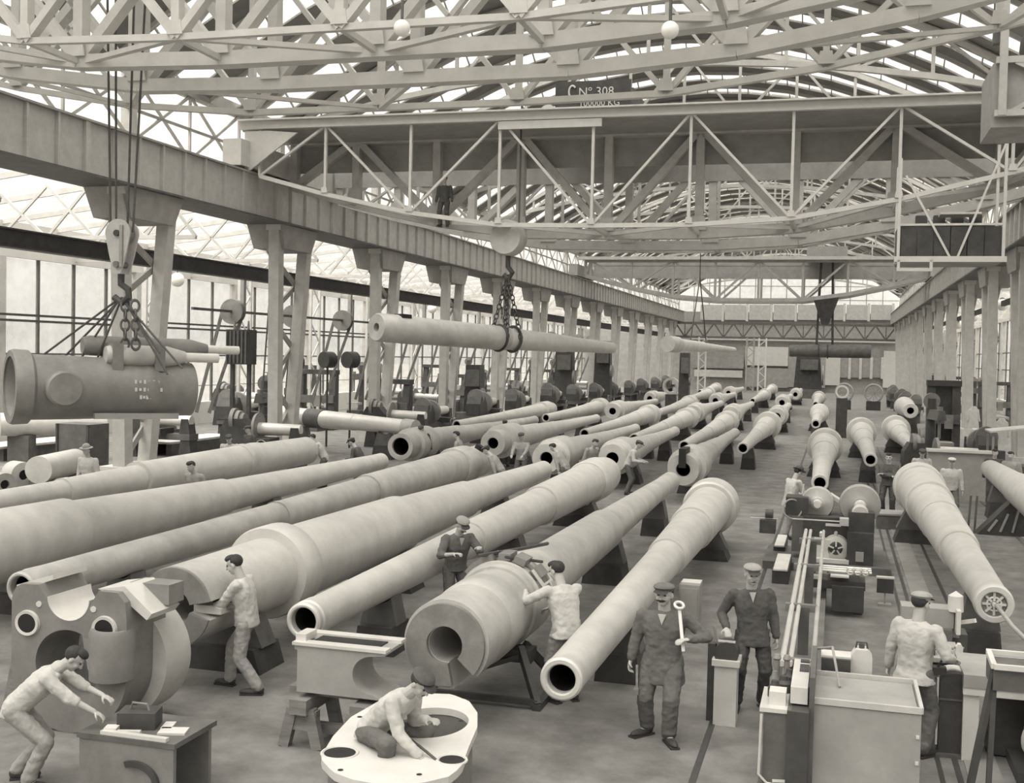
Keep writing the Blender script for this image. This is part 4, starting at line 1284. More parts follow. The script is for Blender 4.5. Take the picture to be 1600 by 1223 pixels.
    for nm, hj, sx in (('L', hipL, -1), ('R', hipR, 1)):
        ft = V(feet.get(nm, (sx * 0.12, 0.0, 0.0)))
        an = V((ft.x, ft.y, ft.z + 0.085))
        kn, an = two_bone(hj, an, 0.435, 0.425, knee.get(nm, (sx * 0.15, 1.0, 0.1)))
        b.cap(hj, kn, 0.078, 0.052)
        b.cap(kn, an, 0.052, 0.036)
        tr.cap(hj, kn, 0.098, 0.078)
        tr.cap(kn, an + V((0, 0, 0.02)), 0.078, 0.070)
        tr.ell(kn.lerp(an, 0.93), (0.074, 0.078, 0.035), None, 12, 7)
        fd = V(feet.get(nm + 'd', (sx * 0.2, 1.0, 0.0))).normalized()
        b.cap(an, an + fd * 0.12 - V((0, 0, 0.05)), 0.034, 0.028)
        sh_ = MB()
        rot = Matrix((fd.cross(V((0, 0, 1))).normalized(), fd, V((0, 0, 1)))).transposed()
        g = V((an.x, an.y, an.z - 0.085))
        sh_.ell(g + fd * 0.075 + V((0, 0, 0.042)), (0.047, 0.145, 0.042), rot, 14, 8)
        sh_.ell(g - fd * 0.01 + V((0, 0, 0.065)), (0.045, 0.065, 0.06), rot, 12, 8)
        sh_.box(g + fd * 0.07 + V((0, 0, 0.012)), (0.085, 0.27, 0.024), rot)
        shoes.append(sh_)
    o = b.build('body', skin or M_skin, t)
    soft(o, vox, 2)
    o = jk.build('jacket', top, t)
    soft(o, 0.012 if detail else 0.02, 7, 0.022)
    o = tr.build('trousers', legs, t)
    soft(o, 0.012 if detail else 0.02, 5, 0.024)
    for q in shoes:
        q.build('shoe', M_leather, t)
    if detail:
        for sx in (-1, 1):
            MB().ell(hp(sx * 0.031, 0.083, 0.006), (0.013, 0.010, 0.008), HY, 8, 6).build('eye', M_eye, t)
        MB().ell(hp(0, 0.088, -0.066), (0.024, 0.008, 0.005), HY, 8, 6).build('mouth', M_eye, t)
    if moustache:
        mo = MB()
        for sx in (-1, 1):
            mo.ell(hp(sx * 0.02, 0.096, -0.052), (0.026, 0.012, 0.010), HY, 8, 6)
        mo.build('moustache', hair or M_hair, t)
    hm = hair or M_hair
    hb_ = MB()
    hb_.ell(hp(0, -0.03, 0.035), (0.080, 0.088, 0.085), HY, 16, 10)
    if hat is None:
        hb_.ell(hp(0, 0.02, 0.085), (0.068, 0.075, 0.045), HY, 14, 8)
    hb_.build('hair', hm, t)
    if hat == 'cap':
        c = MB()
        c.ell(hp(0, -0.008, 0.085), (0.098, 0.118, 0.048), HY, 18, 8)
        c.lathe([(0, 0.07), (0.0, 0.083), (0.05, 0.088), (0.05, 0.07)], hp(0, -0.005, 0.045), HY @ V((0, 0, 1)), 18)
        ca = c.build('cap', hatm, t)
        MB().ell(hp(0, 0.105, 0.052), (0.068, 0.062, 0.010), HY @ Matrix.Rotation(-0.3, 3, 'X'), 14, 6).build('cap_peak', M_leather, t)
    elif hat == 'bowler':
        c = MB()
        c.ell(hp(0, -0.005, 0.10), (0.085, 0.10, 0.085), HY, 18, 10)
        c.build('hat_crown', hatm, t)
        MB().lathe([(0, 0.07), (0, 0.15), (0.012, 0.152), (0.018, 0.07)], hp(0, 0, 0.062), HY @ V((0, 0, 1)), 24).build('hat_brim', hatm, t)
    if shirt:
        MB().prism([(-0.035, 0.06), (0.035, 0.06), (0.0, -0.06)], 0.02, Matrix.Translation(sp(0, 0.115, 0.44)) @ T.to_4x4()).build('shirt_front', shirt, t, smooth=False)
    if apron:
        MB().box((P.x, P.y + 0.17, hip - 0.2), (0.3, 0.03, 0.6)).build('apron', M_cloth_g, t)
    return t, wrists
def w2l(t, p):                      # world point into a person's own frame
    return tuple(Matrix.LocRotScale(t[0], Matrix.Rotation(t[1], 3, 'Z'), (t[2],) * 3).inverted() @ V(p))

# man with the spanner over his shoulder
g = gnd(1033, 1152)
per, wr = person('stout man in dark overcoat and flat cap standing with big spanner on shoulder', (g.x, g.y, 0), PI - 0.05, s=1.0, hands={'L': (-0.25, 0.20, 1.20), 'R': (0.30, 0.05, 0.80)},
                 feet={'L': (-0.09, 0.13, 0), 'R': (0.14, -0.04, 0), 'Ld': (-0.5, 1, 0), 'Rd': (0.6, 1, 0)}, top=M_cloth_g, legs=M_cloth_g, moustache=True, coat=0.30, head=(-0.1, 0.0), hatm=M_cloth_g, shirt=M_cloth_l, elbow={'L': (-1, -0.2, -1)}, wide=1.25)
sp_ = thing('spanner', 'large bright ring spanner resting on the stout man shoulder', 'spanner', (g.x, g.y, 1.2))
w0 = Matrix.LocRotScale((g.x, g.y, 0), Matrix.Rotation(PI - 0.05, 3, 'Z'), None) @ wr['L']
q0 = V((w0.x, w0.y - 0.06, w0.z + 0.0))
q1 = q0 + V((-0.05, 0.10, 0.30))
MB().bar(q0 - V((-0.02, 0.03, 0.12)), q1, 0.035, 0.02, (0, 1, 0)).build('handle', M_bright, sp_, True, False)
MB().torus(q1 + (q1 - q0).normalized() * 0.055, (0.25, -0.5, 0.85), 0.05, 0.017, 20, 8).build('ring_end', M_bright, sp_, True)
tl = thing('hand_tool', 'short dark hammer hanging in the stout man lowered hand', 'tool', (g.x, g.y, 0.7))
w1 = Matrix.LocRotScale((g.x, g.y, 0), Matrix.Rotation(PI - 0.05, 3, 'Z'), None) @ wr['R']
MB().bar(w1 + V((0, -0.02, -0.05)), w1 + V((0.02, -0.10, -0.30)), 0.025, 0.025).build('handle', M_wood, tl, True, False)
MB().box(w1 + V((0.02, -0.10, -0.32)), (0.06, 0.14, 0.06)).build('hammer_head', M_dsteel, tl, True, False)

# man in the dark jacket at the white pedestal
g = gnd(1172, 1106)
T2 = ((g.x, g.y, 0), PI + 0.2, 1.02)
person('moustached man in dark jacket and cap with hand on lever of white pedestal', (g.x, g.y, 0), PI + 0.2, s=1.02, hands={'R': (0.30, 0.16, 1.0), 'L': (-0.27, 0.02, 0.80)},
       feet={'L': (-0.14, -0.05, 0), 'R': (0.16, 0.05, 0)}, top=M_cloth_d, legs=M_black, moustache=True, hair=M_greyhair, coat=0.16, head=(0.1, 0.12), hatm=M_cloth_m, shirt=M_cloth_l, side=0.05)
# man in pale shirt seen from behind
g = gnd(1424, 1178)
person('man in pale work jacket seen from behind, gripping lever of dark control cabinet', (g.x, g.y, 0), -0.55, s=1.02, hands={'R': (0.26, 0.26, 1.05), 'L': (-0.30, 0.05, 0.85)},
       top=M_cloth_l, legs=M_cloth_g, coat=0.14, head=(-0.15, 0.1), hatm=M_cloth_m, side=0.03)
# bareheaded man at the massive breech
g = gnd(385, 1078)
person('bareheaded man in pale jacket striding to push a wedge into the breech', (g.x, g.y, 0), PI / 2 + 0.12, s=1.0, lean=0.16, hands={'L': (-0.10, 0.46, 1.02), 'R': (0.22, 0.40, 1.10)},
       feet={'L': (-0.14, -0.20, 0), 'R': (0.12, 0.26, 0)}, top=M_cloth_l, legs=M_cloth_m, hat=None, head=(0.0, 0.25), hip=0.90)
# fitter behind the slotted gun
g = gnd(712, 813, 1.66)
person('fitter in dark waistcoat and pale cap leaning over the slotted gun', (g.x, g.y, 0), -2.35, s=1.0, lean=0.2, hands={'L': (-0.14, 0.50, 1.30), 'R': (0.22, 0.42, 1.22)}, top=M_cloth_g, legs=M_cloth_g,
       hatm=M_cloth_m, moustache=True, head=(0, 0.35), sleeves='rolled', shirt=M_cloth_l, hip=0.95)
# fitter on the aisle side of the same gun
g = gnd(888, 893, 1.62)
person('dark-haired fitter in pale shirt reaching across the gun strap', (g.x, g.y, 0), 0.75, s=1.0, lean=0.30, hands={'L': (-0.30, 0.50, 1.30), 'R': (0.05, 0.52, 1.05)}, top=M_cloth_l, legs=M_cloth_m, hat=None,
       head=(0.35, 0.1), coat=0.12)
# young man bending over the bench at the bottom corner
bx = at(30, 1172, 9.3)
person('bareheaded youth in white shirt bending over the dark bench at the bottom corner', (bx.x + 0.08, 9.3, 0), -1.15, s=0.97, lean=0.8, hip=0.80, hands={'L': (-0.02, 0.72, 0.86), 'R': (0.22, 0.66, 0.80)},
       feet={'L': (-0.14, -0.12, 0), 'R': (0.12, 0.05, 0)}, top=M_cloth_l, legs=M_cloth_m, hat=None, head=(0.0, 0.15), sleeves='rolled', hipx=(0, -0.1))
# man kneeling on the flanged casting
bx = at(590, 1175, 9.85)
person('capped man crouching on the white-rimmed casting and scraping with a rod', (bx.x + 0.02, bx.y - 0.2, 0.36), -1.75, s=0.98, lean=0.78, hip=0.50, hands={'L': (-0.10, 0.52, 0.62), 'R': (0.20, 0.62, 0.40)},
       feet={'L': (-0.18, 0.12, 0.02), 'R': (0.22, 0.26, 0.02)}, top=M_cloth_l, legs=M_cloth_g, head=(-0.25, 0.0), hatm=M_cloth_d, knee={'L': (-0.5, 1, 0.3), 'R': (0.6, 1, 0.3)})
sc = thing('scraper_rod', 'thin dark scraping rod held by the crouching man', 'tool', (bx.x, bx.y, 1.0))
MB().tube([at(622, 1140, 9.6), at(655, 1165, 9.4), at(688, 1192, 9.3)], 0.012, 6).build('rod', M_black, sc, True)
# hatted man at the boring machine, man with folded arms
g = gnd(1232, 842)
person('man in bowler hat and pale coat working levers at the boring machine', (g.x, g.y, 0), -0.9, lean=0.2, hands={'L': (-0.08, 0.42, 1.0), 'R': (0.15, 0.42, 0.98)}, top=M_cloth_l, legs=M_cloth_m, hat='bowler', coat=0.16, head=(0, 0.35), hatm=M_black)
g = gnd(1386, 806)
person('man in dark jersey standing with folded arms behind the boring machine', (g.x, g.y, 0), PI - 0.15, hands={'L': (0.10, 0.20, 1.18), 'R': (-0.10, 0.22, 1.14)}, top=M_cloth_d, legs=M_black, hat=None, elbow={'L': (-1, 0.1, -0.8), 'R': (1, 0.1, -0.8)})
# men among the guns
def bust(lb, px, py, x, rz, topm, lean=0.1, hat='cap', hands=None, head=(0, 0.1), s=1.0, legs=None, hatm=None, hh=1.72):
    """stand a man where the sight line to the top of his head meets that head height"""
    g = gnd(px, py, hh * s)
    return person(lb, (g.x, g.y, 0), rz, lean=lean, top=topm, legs=legs or M_cloth_g, hat=hat, hands=hands, head=head, s=s, detail=False, hatm=hatm)
reach = {'L': (-0.15, 0.45, 1.05), 'R': (0.18, 0.45, 1.05)}
bust('man in white shirt and hat standing behind the rearmost barrel, below the cradle', 140, 697, 0, PI, M_cloth_l, hat='bowler', hatm=M_cloth_m)
bust('man with only dark-haired head and shoulders showing between two long barrels', 311, 730, 0, PI - 0.2, M_cloth_m, hat=None, hh=1.55, lean=0.3)
bust('man in white shirt bending behind the rearmost barrel near the machines', 361, 683, 0, PI + 0.3, M_cloth_l, lean=0.35, hh=1.6)
bust('man in dark jacket standing beside the machines behind the white-shirted one', 392, 666, 0, PI - 0.4, M_cloth_d)
bust('pale-shirted man bending at the ringed breech end', 508, 686, 0, PI / 2 + 0.3, M_cloth_l, lean=0.5, hands=reach, hh=1.5, hat=None)
bust('dark-clothed man bending to face the ringed breech end', 567, 694, 0, PI / 2, M_cloth_d, lean=0.45, hands=reach, hh=1.5)
bust('dark-clothed man crouched at the hollow breech', 663, 670, 0, PI, M_cloth_d, lean=0.4, hh=1.55)
bust('grey-clothed man standing with one hand raised beside the ring-collared gun', 719, 675, 0, PI / 2, M_cloth_m, hat=None)
bust('man in dark coat with his back turned between the slim guns', 789, 658, 0, 0.3, M_cloth_d)
bust('bearded man in cap facing us beside the flat wide breech', 816, 677, 0, PI, M_cloth_m, hands=reach, hatm=M_cloth_d)
bust('man bending low at the trunnion of the long barrel', 783, 712, 0, PI / 2, M_cloth_m, lean=0.6, hh=1.35)
bust('pale man bending over the breech beside the capped bearded man', 884, 705, 0, PI / 2 - 0.3, M_cloth_m, lean=0.6, hh=1.4, hat=None)
bust('man with dark hair leaning on the second-row breech', 920, 692, 0, -PI / 2 - 0.6, M_cloth_m, lean=0.35, hh=1.55, hat=None)
bust('man in cap and dark trousers swinging a mallet near the notched breech', 982, 697, 0, -PI / 2, M_cloth_l, lean=0.4, hands=reach, hh=1.5)
bust('tall dark-suited man walking along the machine aisle', 706, 606, 0, PI, M_cloth_d, hat='bowler', hatm=M_black)
bust('shorter dark-suited man following in the machine aisle', 691, 612, 0, PI, M_cloth_d, hatm=M_cloth_d)
bust('man in pale cap behind the thick barrel near the window columns', 1487, 716, 0, PI, M_cloth_l, hatm=M_cloth_l)
bust('man in grey jacket standing right beside the thick barrel end', 1554, 702, 0, PI, M_cloth_d, hat=None)
bust('stout pale-clothed man at the canopy booth by the windows', 1582, 706, 0, PI - 0.5, M_cloth_m, hat=None)
bust('crouching man in pale shirt behind the big collared breech near planer', 1440, 714, 0, PI, M_cloth_l, hh=1.45, lean=0.3)

# ------------------------------------------------------------------ castings in the foreground
def cast_ray(poly, c, a):
    """distance from c along angle a to the outermost edge of the outline"""
    d = (math.cos(a), math.sin(a))
    best = 0.0
    for (x1, y1), (x2, y2) in zip(poly, poly[1:] + poly[:1]):
        ex, ey = x2 - x1, y2 - y1
        den = d[0] * ey - d[1] * ex
        if abs(den) < 1e-9:
            continue
        tt = ((x1 - c[0]) * ey - (y1 - c[1]) * ex) / den
        uu = ((x1 - c[0]) * d[1] - (y1 - c[1]) * d[0]) / den
        if tt > 0 and -1e-6 <= uu <= 1 + 1e-6:
            best = tt if best == 0 else min(best, tt)
    return best
def plate_with_hole(poly, c, r, depth, M=None, n=96, ry=None):
    outer, inner = [], []
    for k in range(n):
        a = 2 * PI * k / n
        t_ = cast_ray(poly, c, a)
        outer.append((c[0] + t_ * math.cos(a), c[1] + t_ * math.sin(a)))
        inner.append((c[0] + r * math.cos(a), c[1] + (ry or r) * math.sin(a)))
    return MB().strip(outer, inner, depth, True, M)

# the big yoke at the left
yk = thing('yoke_casting', 'large grey yoke casting with arched opening and bored ears, standing on floor', 'casting', (-8.05, 10.7, 0))
yk.scale = (1, 1, 0.92)
M_cast = mat('grey_cast_iron', 0.21, 0.6, 0.1, 0.2, 2.5, 0.08)
notch = [(0.0 + 0.27 * math.cos(a), 1.62 + 0.27 * math.sin(a)) for a in [PI + PI * k / 12 for k in range(13)]]
poly = [(0.74 * math.cos(a), 0.74 + 0.74 * math.sin(a)) for a in [-PI + PI * k / 24 for k in range(25)]] + [(0.74, 1.3), (0.72, 1.62), (0.62, 1.74), (0.30, 1.74)] + notch[::-1] + [(-0.30, 1.76), (-0.66, 1.74), (-0.74, 1.6)]
plate_with_hole(poly, (0.0, 0.82), 0.42, 0.75).build('yoke_body', M_cast, yk, ang=30)
for x, z in ((-0.52, 1.28), (0.47, 1.30)):
    MB().lathe([(-0.03, 0.115), (-0.035, 0.15), (0.02, 0.16)], (x, 0, z), (0, 1, 0), 26).build('ear_ring', M_bright, yk)
    MB().lathe([(-0.028, 0.0), (-0.028, 0.118)], (x, 0, z), (0, 1, 0), 22).build('ear_bore', M_bore, yk)
for x in (-0.38, 0.32):
    MB().lathe([(-0.01, 0.0), (-0.01, 0.035), (0.02, 0.04)], (x, 0, 1.52), (0, 1, 0), 16).build('bolt_hole', M_white, yk)
MB().strip([(0.27 * math.cos(a), 1.62 + 0.27 * math.sin(a)) for a in [PI + PI * k / 16 for k in range(17)]], [(0.262 * math.cos(a), 1.62 + 0.262 * math.sin(a)) for a in [PI + PI * k / 16 for k in range(17)]], 0.76, False, Matrix.Translation((0, -0.005, 0))).build('notch_face', M_bright, yk)
MB().prism([(0.30, 1.74), (0.64, 1.80), (0.98, 1.50), (0.92, 1.42), (0.60, 1.66)], 0.55, Matrix.Translation((0, 0.1, 0))).build('top_slab', M_bright, yk, smooth=False)
MB().box((0.75, 0.55, 1.66), (0.5, 0.3, 0.24)).build('top_lug', M_cast, yk, smooth=False)
MB().prism([(-0.76, 1.62), (-0.28, 1.80), (-0.28, 1.86), (-0.76, 1.70)], 0.6, Matrix.Translation((0, 0.1, 0))).build('top_slab', M_bright, yk, smooth=False)
MB().lathe([(0, 0.0), (0, 0.24), (0.55, 0.25), (0.6, 0.23), (0.6, 0.18), (0.5, 0.17), (0.5, 0)], (0.52, 0.06, 0.70), (0, 0, 1), 26).build('bearing_boss', M_cast, yk)
MB().strip([(0.80 * math.cos(a), 0.78 + 0.80 * math.sin(a)) for a in [-PI * 0.45 + PI * 0.72 * k / 24 for k in range(25)]], [(0.62 * math.cos(a), 0.78 + 0.62 * math.sin(a)) for a in [-PI * 0.45 + PI * 0.72 * k / 24 for k in range(25)]], 0.5, False, Matrix.Translation((0.12, 0.5, 0))).build('rear_ring', M_grey, yk)
MB().box((-0.1, 0.95, 0.6), (0.12, 0.1, 1.1), Matrix.Rotation(0.25, 3, 'Y')).build('stay', M_dsteel, yk, smooth=False)
# trestle behind the yoke
tt = thing('trestle', 'worn wooden trestle leg standing behind the yoke casting', 'trestle', (-9.0, 11.3, 0))
for s in (-1, 1):
    bar('leg', (-9.0 + s * 0.28, 11.3, 0.0), (-9.0 + s * 0.08, 11.3, 0.95), 0.12, 0.14, M_wood, tt)
    bar('leg', (-9.0 + s * 0.28, 11.9, 0.0), (-9.0 + s * 0.08, 11.9, 0.95), 0.12, 0.14, M_wood, tt)
bar('top_beam', (-9.0, 11.1, 1.0), (-9.0, 12.1, 1.0), 0.22, 0.14, M_wood, tt)

# bench at the bottom left corner
p1, p2 = at(128, 1158, 9.35), at(277, 1132, 9.6)
zb_ = 0.62
bn = thing('work_bench', 'low dark iron bench with tools and papers at the bottom left', 'bench', (p1.x + 0.6, 9.7, 0))
bx0, bx1 = at(130, 1160, 9.3).x, at(282, 1160, 9.3).x
MB().prism([(bx0, zb_ - 0.05), (bx1, zb_ - 0.05), (bx1, zb_), (bx0, zb_)], 0.75, Matrix.Translation((0, 9.2, 0))).build('bench_top', M_dark, bn, True, False)
for yy in (9.24, 9.86):
    blk('side_plate', ((bx0 + bx1) / 2, yy, (zb_ - 0.05) / 2), (bx1 - bx0 - 0.04, 0.05, zb_ - 0.05), M_dsteel, bn)
MB().strip([(0.26 * math.cos(a), 0.2 * math.sin(a)) for a in [0.1 + 1.9 * k / 10 for k in range(11)]], [(0.2 * math.cos(a), 0.14 * math.sin(a)) for a in [0.1 + 1.9 * k / 10 for k in range(11)]], 0.04, False, Matrix.Translation((bx1 - 0.42, 9.18, 0.22))).build('curved_handle', M_black, bn, True)
bar('bright_strip', (bx0 + 0.25, 9.24, zb_ + 0.02), (bx1 - 0.1, 9.24, zb_ + 0.02), 0.06, 0.035, M_bright, bn)
for dx, dy, sz, m, nm, lb in ((0.45, 0.35, (0.36, 0.26, 0.16), M_black, 'tool_box', 'small black tool box on the low dark bench'), (0.72, 0.42, (0.10, 0.2, 0.02), M_white, 'paper_slip', 'white paper slip lying past the tool box'),
                              (0.3, 0.12, (0.12, 0.12, 0.05), M_white, 'cloth_pad', 'white cloth pad at the front edge of the bench'), (0.5, 0.1, (0.22, 0.05, 0.04), M_bright, 'steel_gauge', 'bright steel gauge lying on the bench front'),
                              (0.85, 0.3, (0.26, 0.18, 0.02), M_light, 'drawing_sheet', 'pale drawing sheet at the outer bench corner')):
    q = thing(nm, lb, nm.replace('_', ' '), (bx0 + dx, 9.2 + dy, zb_))
    b = MB().box((0, 0, sz[2] / 2), sz, Matrix.Rotation(0.3, 3, 'Z'))
    b.build('body', m, q, smooth=False)
    if nm == 'tool_box':
        MB().tube([(-0.1, 0, sz[2]), (-0.08, 0, sz[2] + 0.06), (0.08, 0, sz[2] + 0.06), (0.1, 0, sz[2])], 0.012).build('handle', M_dsteel, q)

# bored casting on a trestle
g = gnd(520, 1172)
ct = thing('bearing_casting', 'grey bearing casting with scooped round seat lying on wooden trestle', 'casting', (g.x + 0.02, g.y + 0.25, 0.60))
ct.scale = (0.86, 0.9, 0.82)
arc = [(0.50 + 0.27 * math.cos(a), 0.31 + 0.25 * math.sin(a)) for a in [PI * 1.5 - PI * 1.0 * k / 14 for k in range(15)]]
MB().prism([(-0.52, 0.0), (0.62, 0.0)] + arc + [(0.66, 0.58), (0.66, 0.62), (-0.56, 0.62), (-0.56, 0.56), (-0.52, 0.55)], 0.62, Matrix.Translation((0, -0.3, 0))).build('casting_body', M_mid, ct, ang=25)
MB().prism([(-0.58, 0.62), (0.68, 0.62), (0.68, 0.66), (-0.58, 0.66)], 0.16, Matrix.Translation((0, -0.33, 0))).build('flange', M_bright, ct, smooth=False)
MB().prism([(-0.58, 0.62), (0.68, 0.62), (0.68, 0.66), (-0.58, 0.66)], 0.16, Matrix.Translation((0, 0.17, 0))).build('flange', M_bright, ct, smooth=False)
MB().box((0.05, 0, 0.625), (0.9, 0.34, 0.02)).build('slot', M_bore, ct, smooth=False)
MB().box((-0.5, -0.1, 0.7), (0.14, 0.3, 0.1)).build('end_lug', M_bright, ct, smooth=False)
tt = thing('trestle', 'sturdy wooden trestle carrying the scooped bearing casting', 'trestle', (g.x, g.y + 0.25, 0))
for x in (-0.36, 0.34):
    blk('head_block', (g.x + x, g.y + 0.22, 0.46), (0.2, 0.7, 0.16), M_wood, tt)
    blk('cross_plank', (g.x + x, g.y + 0.0, 0.3), (0.36, 0.1, 0.22), M_wood, tt)
    for s in (-1, 1):
        for yy in (-0.02, 0.5):
            bar('leg', (g.x + x + s * 0.2, g.y + yy, 0), (g.x + x + s * 0.1, g.y + yy, 0.42), 0.1, 0.12, M_wood, tt)
bar('top_beam', (g.x - 0.6, g.y + 0.25, 0.56), (g.x + 0.62, g.y + 0.25, 0.56), 0.2, 0.08, M_wood, tt)
bar('stretcher', (g.x - 0.36, g.y + 0.25, 0.15), (g.x + 0.34, g.y + 0.25, 0.15), 0.1, 0.1, M_wood, tt)

# white-rimmed oval casting in the foreground
zf = 0.74
rim = [gnd(px, py, zf) for px, py in ((672, 1083), (705, 1084), (733, 1095), (746, 1113), (746, 1135), (733, 1165), (722, 1195), (705, 1212), (655, 1224), (600, 1226), (552, 1218), (520, 1206), (500, 1184), (520, 1150), (548, 1120), (590, 1096), (632, 1085))]
cx = sum(p.x for p in rim) / len(rim)
cy = sum(p.y for p in rim) / len(rim)
fc = thing('flanged_casting', 'oval open casting with wide white-chalked top flange near bottom edge', 'casting', (cx, cy, 0))
pl_ = [(p.x - cx, p.y - cy) for p in rim]
UP = Matrix(((1, 0, 0, 0), (0, 0, 1, 0), (0, 1, 0, 0), (0, 0, 0, 1)))       # outline (x, z) -> floor plan (x, y), depth -> up
hc_ = (gnd(672, 1128, zf).x - cx, gnd(672, 1128, zf).y - cy)
plate_with_hole(pl_, hc_, 0.36, 0.07, Matrix.Translation((0, 0, zf - 0.07)) @ UP, ry=0.46).build('top_flange', M_white, fc, ang=30)
small = [(x * 0.93, y * 0.93) for x, y in pl_]
plate_with_hole(small, hc_, 0.37, zf - 0.07, UP, ry=0.47).build('body_wall', M_dsteel, fc, ang=30)
for px, py, rx in ((531, 1176, 0.14), (706, 1187, 0.11)):
    q = gnd(px, py, zf) - V((cx, cy, 0))
    MB().lathe([(0.0, 0.0), (0.003, rx)], (q.x, q.y, zf), (0, 0, 1), 24).build('side_hole', M_bore, fc)
    MB().torus((q.x, q.y, zf), (0, 0, 1), rx + 0.02, 0.012, 24, 6).build('side_hole_lip', M_white, fc)
for px, py in ((532, 1203), (655, 1210), (562, 1120), (720, 1127)):
    q = gnd(px, py, zf) - V((cx, cy, 0))
    MB().lathe([(0.0, 0.0), (0.004, 0.025)], (q.x, q.y, zf), (0, 0, 1), 12).build('bolt_hole', M_bore, fc)
MB().prism([(-0.28, 0.0), (0.28, 0.0)] + [(0.28 * math.cos(a), 0.42 + 0.25 * math.sin(a)) for a in [PI * k / 10 for k in range(11)]], 0.04, Matrix.Translation((-0.15, min(p[1] for p in pl_) * 0.95 - 0.02, 0))).build('front_arch', M_bore, fc, smooth=False)

# ------------------------------------------------------------------ right foreground
g = gnd(1133, 1128)
wp = thing('control_pedestal', 'tall white control pedestal with dark lever head', 'pedestal', (g.x, g.y, 0))
blk('pillar', (g.x, g.y, 0.36), (0.26, 0.3, 0.72), M_white, wp)
blk('collar', (g.x, g.y, 0.74), (0.32, 0.36, 0.07), M_white, wp)
MB().lathe([(-0.13, 0), (-0.13, 0.14), (0.13, 0.14), (0.13, 0)], (g.x, g.y, 0.84), (0, 1, 0), 20).build('controller_drum', M_black, wp, True)
blk('controller_case', (g.x, g.y, 0.83), (0.24, 0.24, 0.16), M_black, wp)
bar('bright_edge', (g.x - 0.1, g.y - 0.1, 0.985), (g.x + 0.1, g.y - 0.1, 0.985), 0.03, 0.02, M_bright, wp)
blk('cable_duct', (g.x - 0.18, g.y + 0.06, 0.46), (0.09, 0.14, 0.92), M_black, wp)
bar('lever', (g.x - 0.1, g.y + 0.02, 0.9), (g.x - 0.17, g.y + 0.06, 1.12), 0.03, 0.03, M_dsteel, wp)

g = gnd(1488, 1178)
cc = thing('control_cabinet', 'dark upright control cabinet with arched top and lever beside pale-jacketed man', 'cabinet', (g.x, g.y, 0))
MB().prism([(-0.16, 0), (0.16, 0), (0.16, 0.78)] + [(0.16 * math.cos(a), 0.82 + 0.1 * math.sin(a)) for a in [PI * k / 10 for k in range(11)]] + [(-0.16, 0.78)], 0.34, Matrix.Translation((0, -0.1, 0))).build('case', M_black, cc, ang=25)
MB().prism([(-0.165, 0.62), (0.165, 0.62), (0.165, 0.64), (-0.165, 0.64)], 0.36, Matrix.Translation((0, -0.11, 0))).build('seam_band', M_dark, cc, smooth=False)
MB().prism([(0.16 * math.cos(a) * 1.02, 0.83 + 0.1 * math.sin(a) * 1.05) for a in [PI * k / 10 for k in range(11)]], 0.2, Matrix.Translation((0, 0.03, 0))).build('top_cover', M_light, cc, ang=25)
MB().box((-0.24, -0.05, 0.42), (0.09, 0.16, 0.84)).build('cable_duct', M_dark, cc, smooth=False)
MB().box((-0.185, -0.12, 0.5), (0.02, 0.02, 0.74)).build('guide_rod', M_bright, cc)
MB().box((-0.2, -0.06, 0.93), (0.2, 0.12, 0.08)).build('lever_box', M_black, cc, smooth=False)
MB().bar((-0.2, -0.06, 0.94), (-0.12, -0.08, 1.10), 0.025, 0.025).build('lever', M_black, cc)
MB().box((0, 0.07, 0.02), (0.42, 0.44, 0.04)).build('base_plate', M_dark, cc, smooth=False)

# big grey tank-like box
q = [gnd(1272, 1052, 1.02), gnd(1422, 1062, 1.02), gnd(1440, 1106, 1.02), gnd(1268, 1088, 1.02)]
x0, x1 = q[3].x, q[2].x
y0, y1 = q[3].y - 0.05, q[1].y
bo = thing('grey_tank', 'large plain grey box with raised rim round its top at bottom edge', 'box', ((x0 + x1) / 2, (y0 + y1) / 2, 0))
blk('box_body', ((x0 + x1) / 2, (y0 + y1) / 2, 0.48), (x1 - x0, y1 - y0, 0.96), M_mid, bo)
blk('lid', ((x0 + x1) / 2, (y0 + y1) / 2, 0.975), (x1 - x0 - 0.06, y1 - y0 - 0.06, 0.02), M_mid, bo)
for a, b2 in (((x0, y0), (x1, y0)), ((x0, y1), (x1, y1)), ((x0, y0), (x0, y1)), ((x1, y0), (x1, y1))):
    bar('rim', (*a, 1.0), (*b2, 1.0), 0.035, 0.06, M_grey, bo)
for zz in (0.25, 0.5, 0.75):
    blk('edge_rivet', (x1 - 0.03, y0 - 0.01, zz), (0.03, 0.02, 0.03), M_light, bo)
# dark lower machine with bright top, end of the long bed
g0, g1 = gnd(1196, 1096, 0.92), gnd(1266, 1092, 0.92)
me_ = thing('bed_end_machine', 'dark cased end of boring machine bed with bright slide on top', 'machine', ((g0.x + g1.x) / 2, g0.y, 0))
xa, xb = g0.x, g1.x
xm = xa + (xb - xa) * 0.52
blk('case', ((xa + xm) / 2, g0.y + 0.1, 0.45), (xm - xa, 0.7, 0.9), M_dark, me_)
blk('rear_case', ((xm + xb) / 2, g0.y + 0.15, 0.47), (xb - xm, 0.9, 0.94), M_black, me_)
blk('top_plate', ((xa + xm) / 2, g0.y + 0.1, 0.92), (xm - xa + 0.08, 0.74, 0.04), M_bright, me_)
blk('slide', ((xm + xb) / 2, g0.y + 0.45, 1.04), ((xb - xm) * 0.8, 1.1, 0.16), M_light, me_)
blk('slide_window', ((xm + xb) / 2 + 0.03, g0.y + 0.62, 1.125), ((xb - xm) * 0.45, 0.26, 0.02), M_black, me_)
blk('slide_window', ((xm + xb) / 2 + 0.03, g0.y + 0.9, 1.125), ((xb - xm) * 0.45, 0.1, 0.02), M_black, me_)
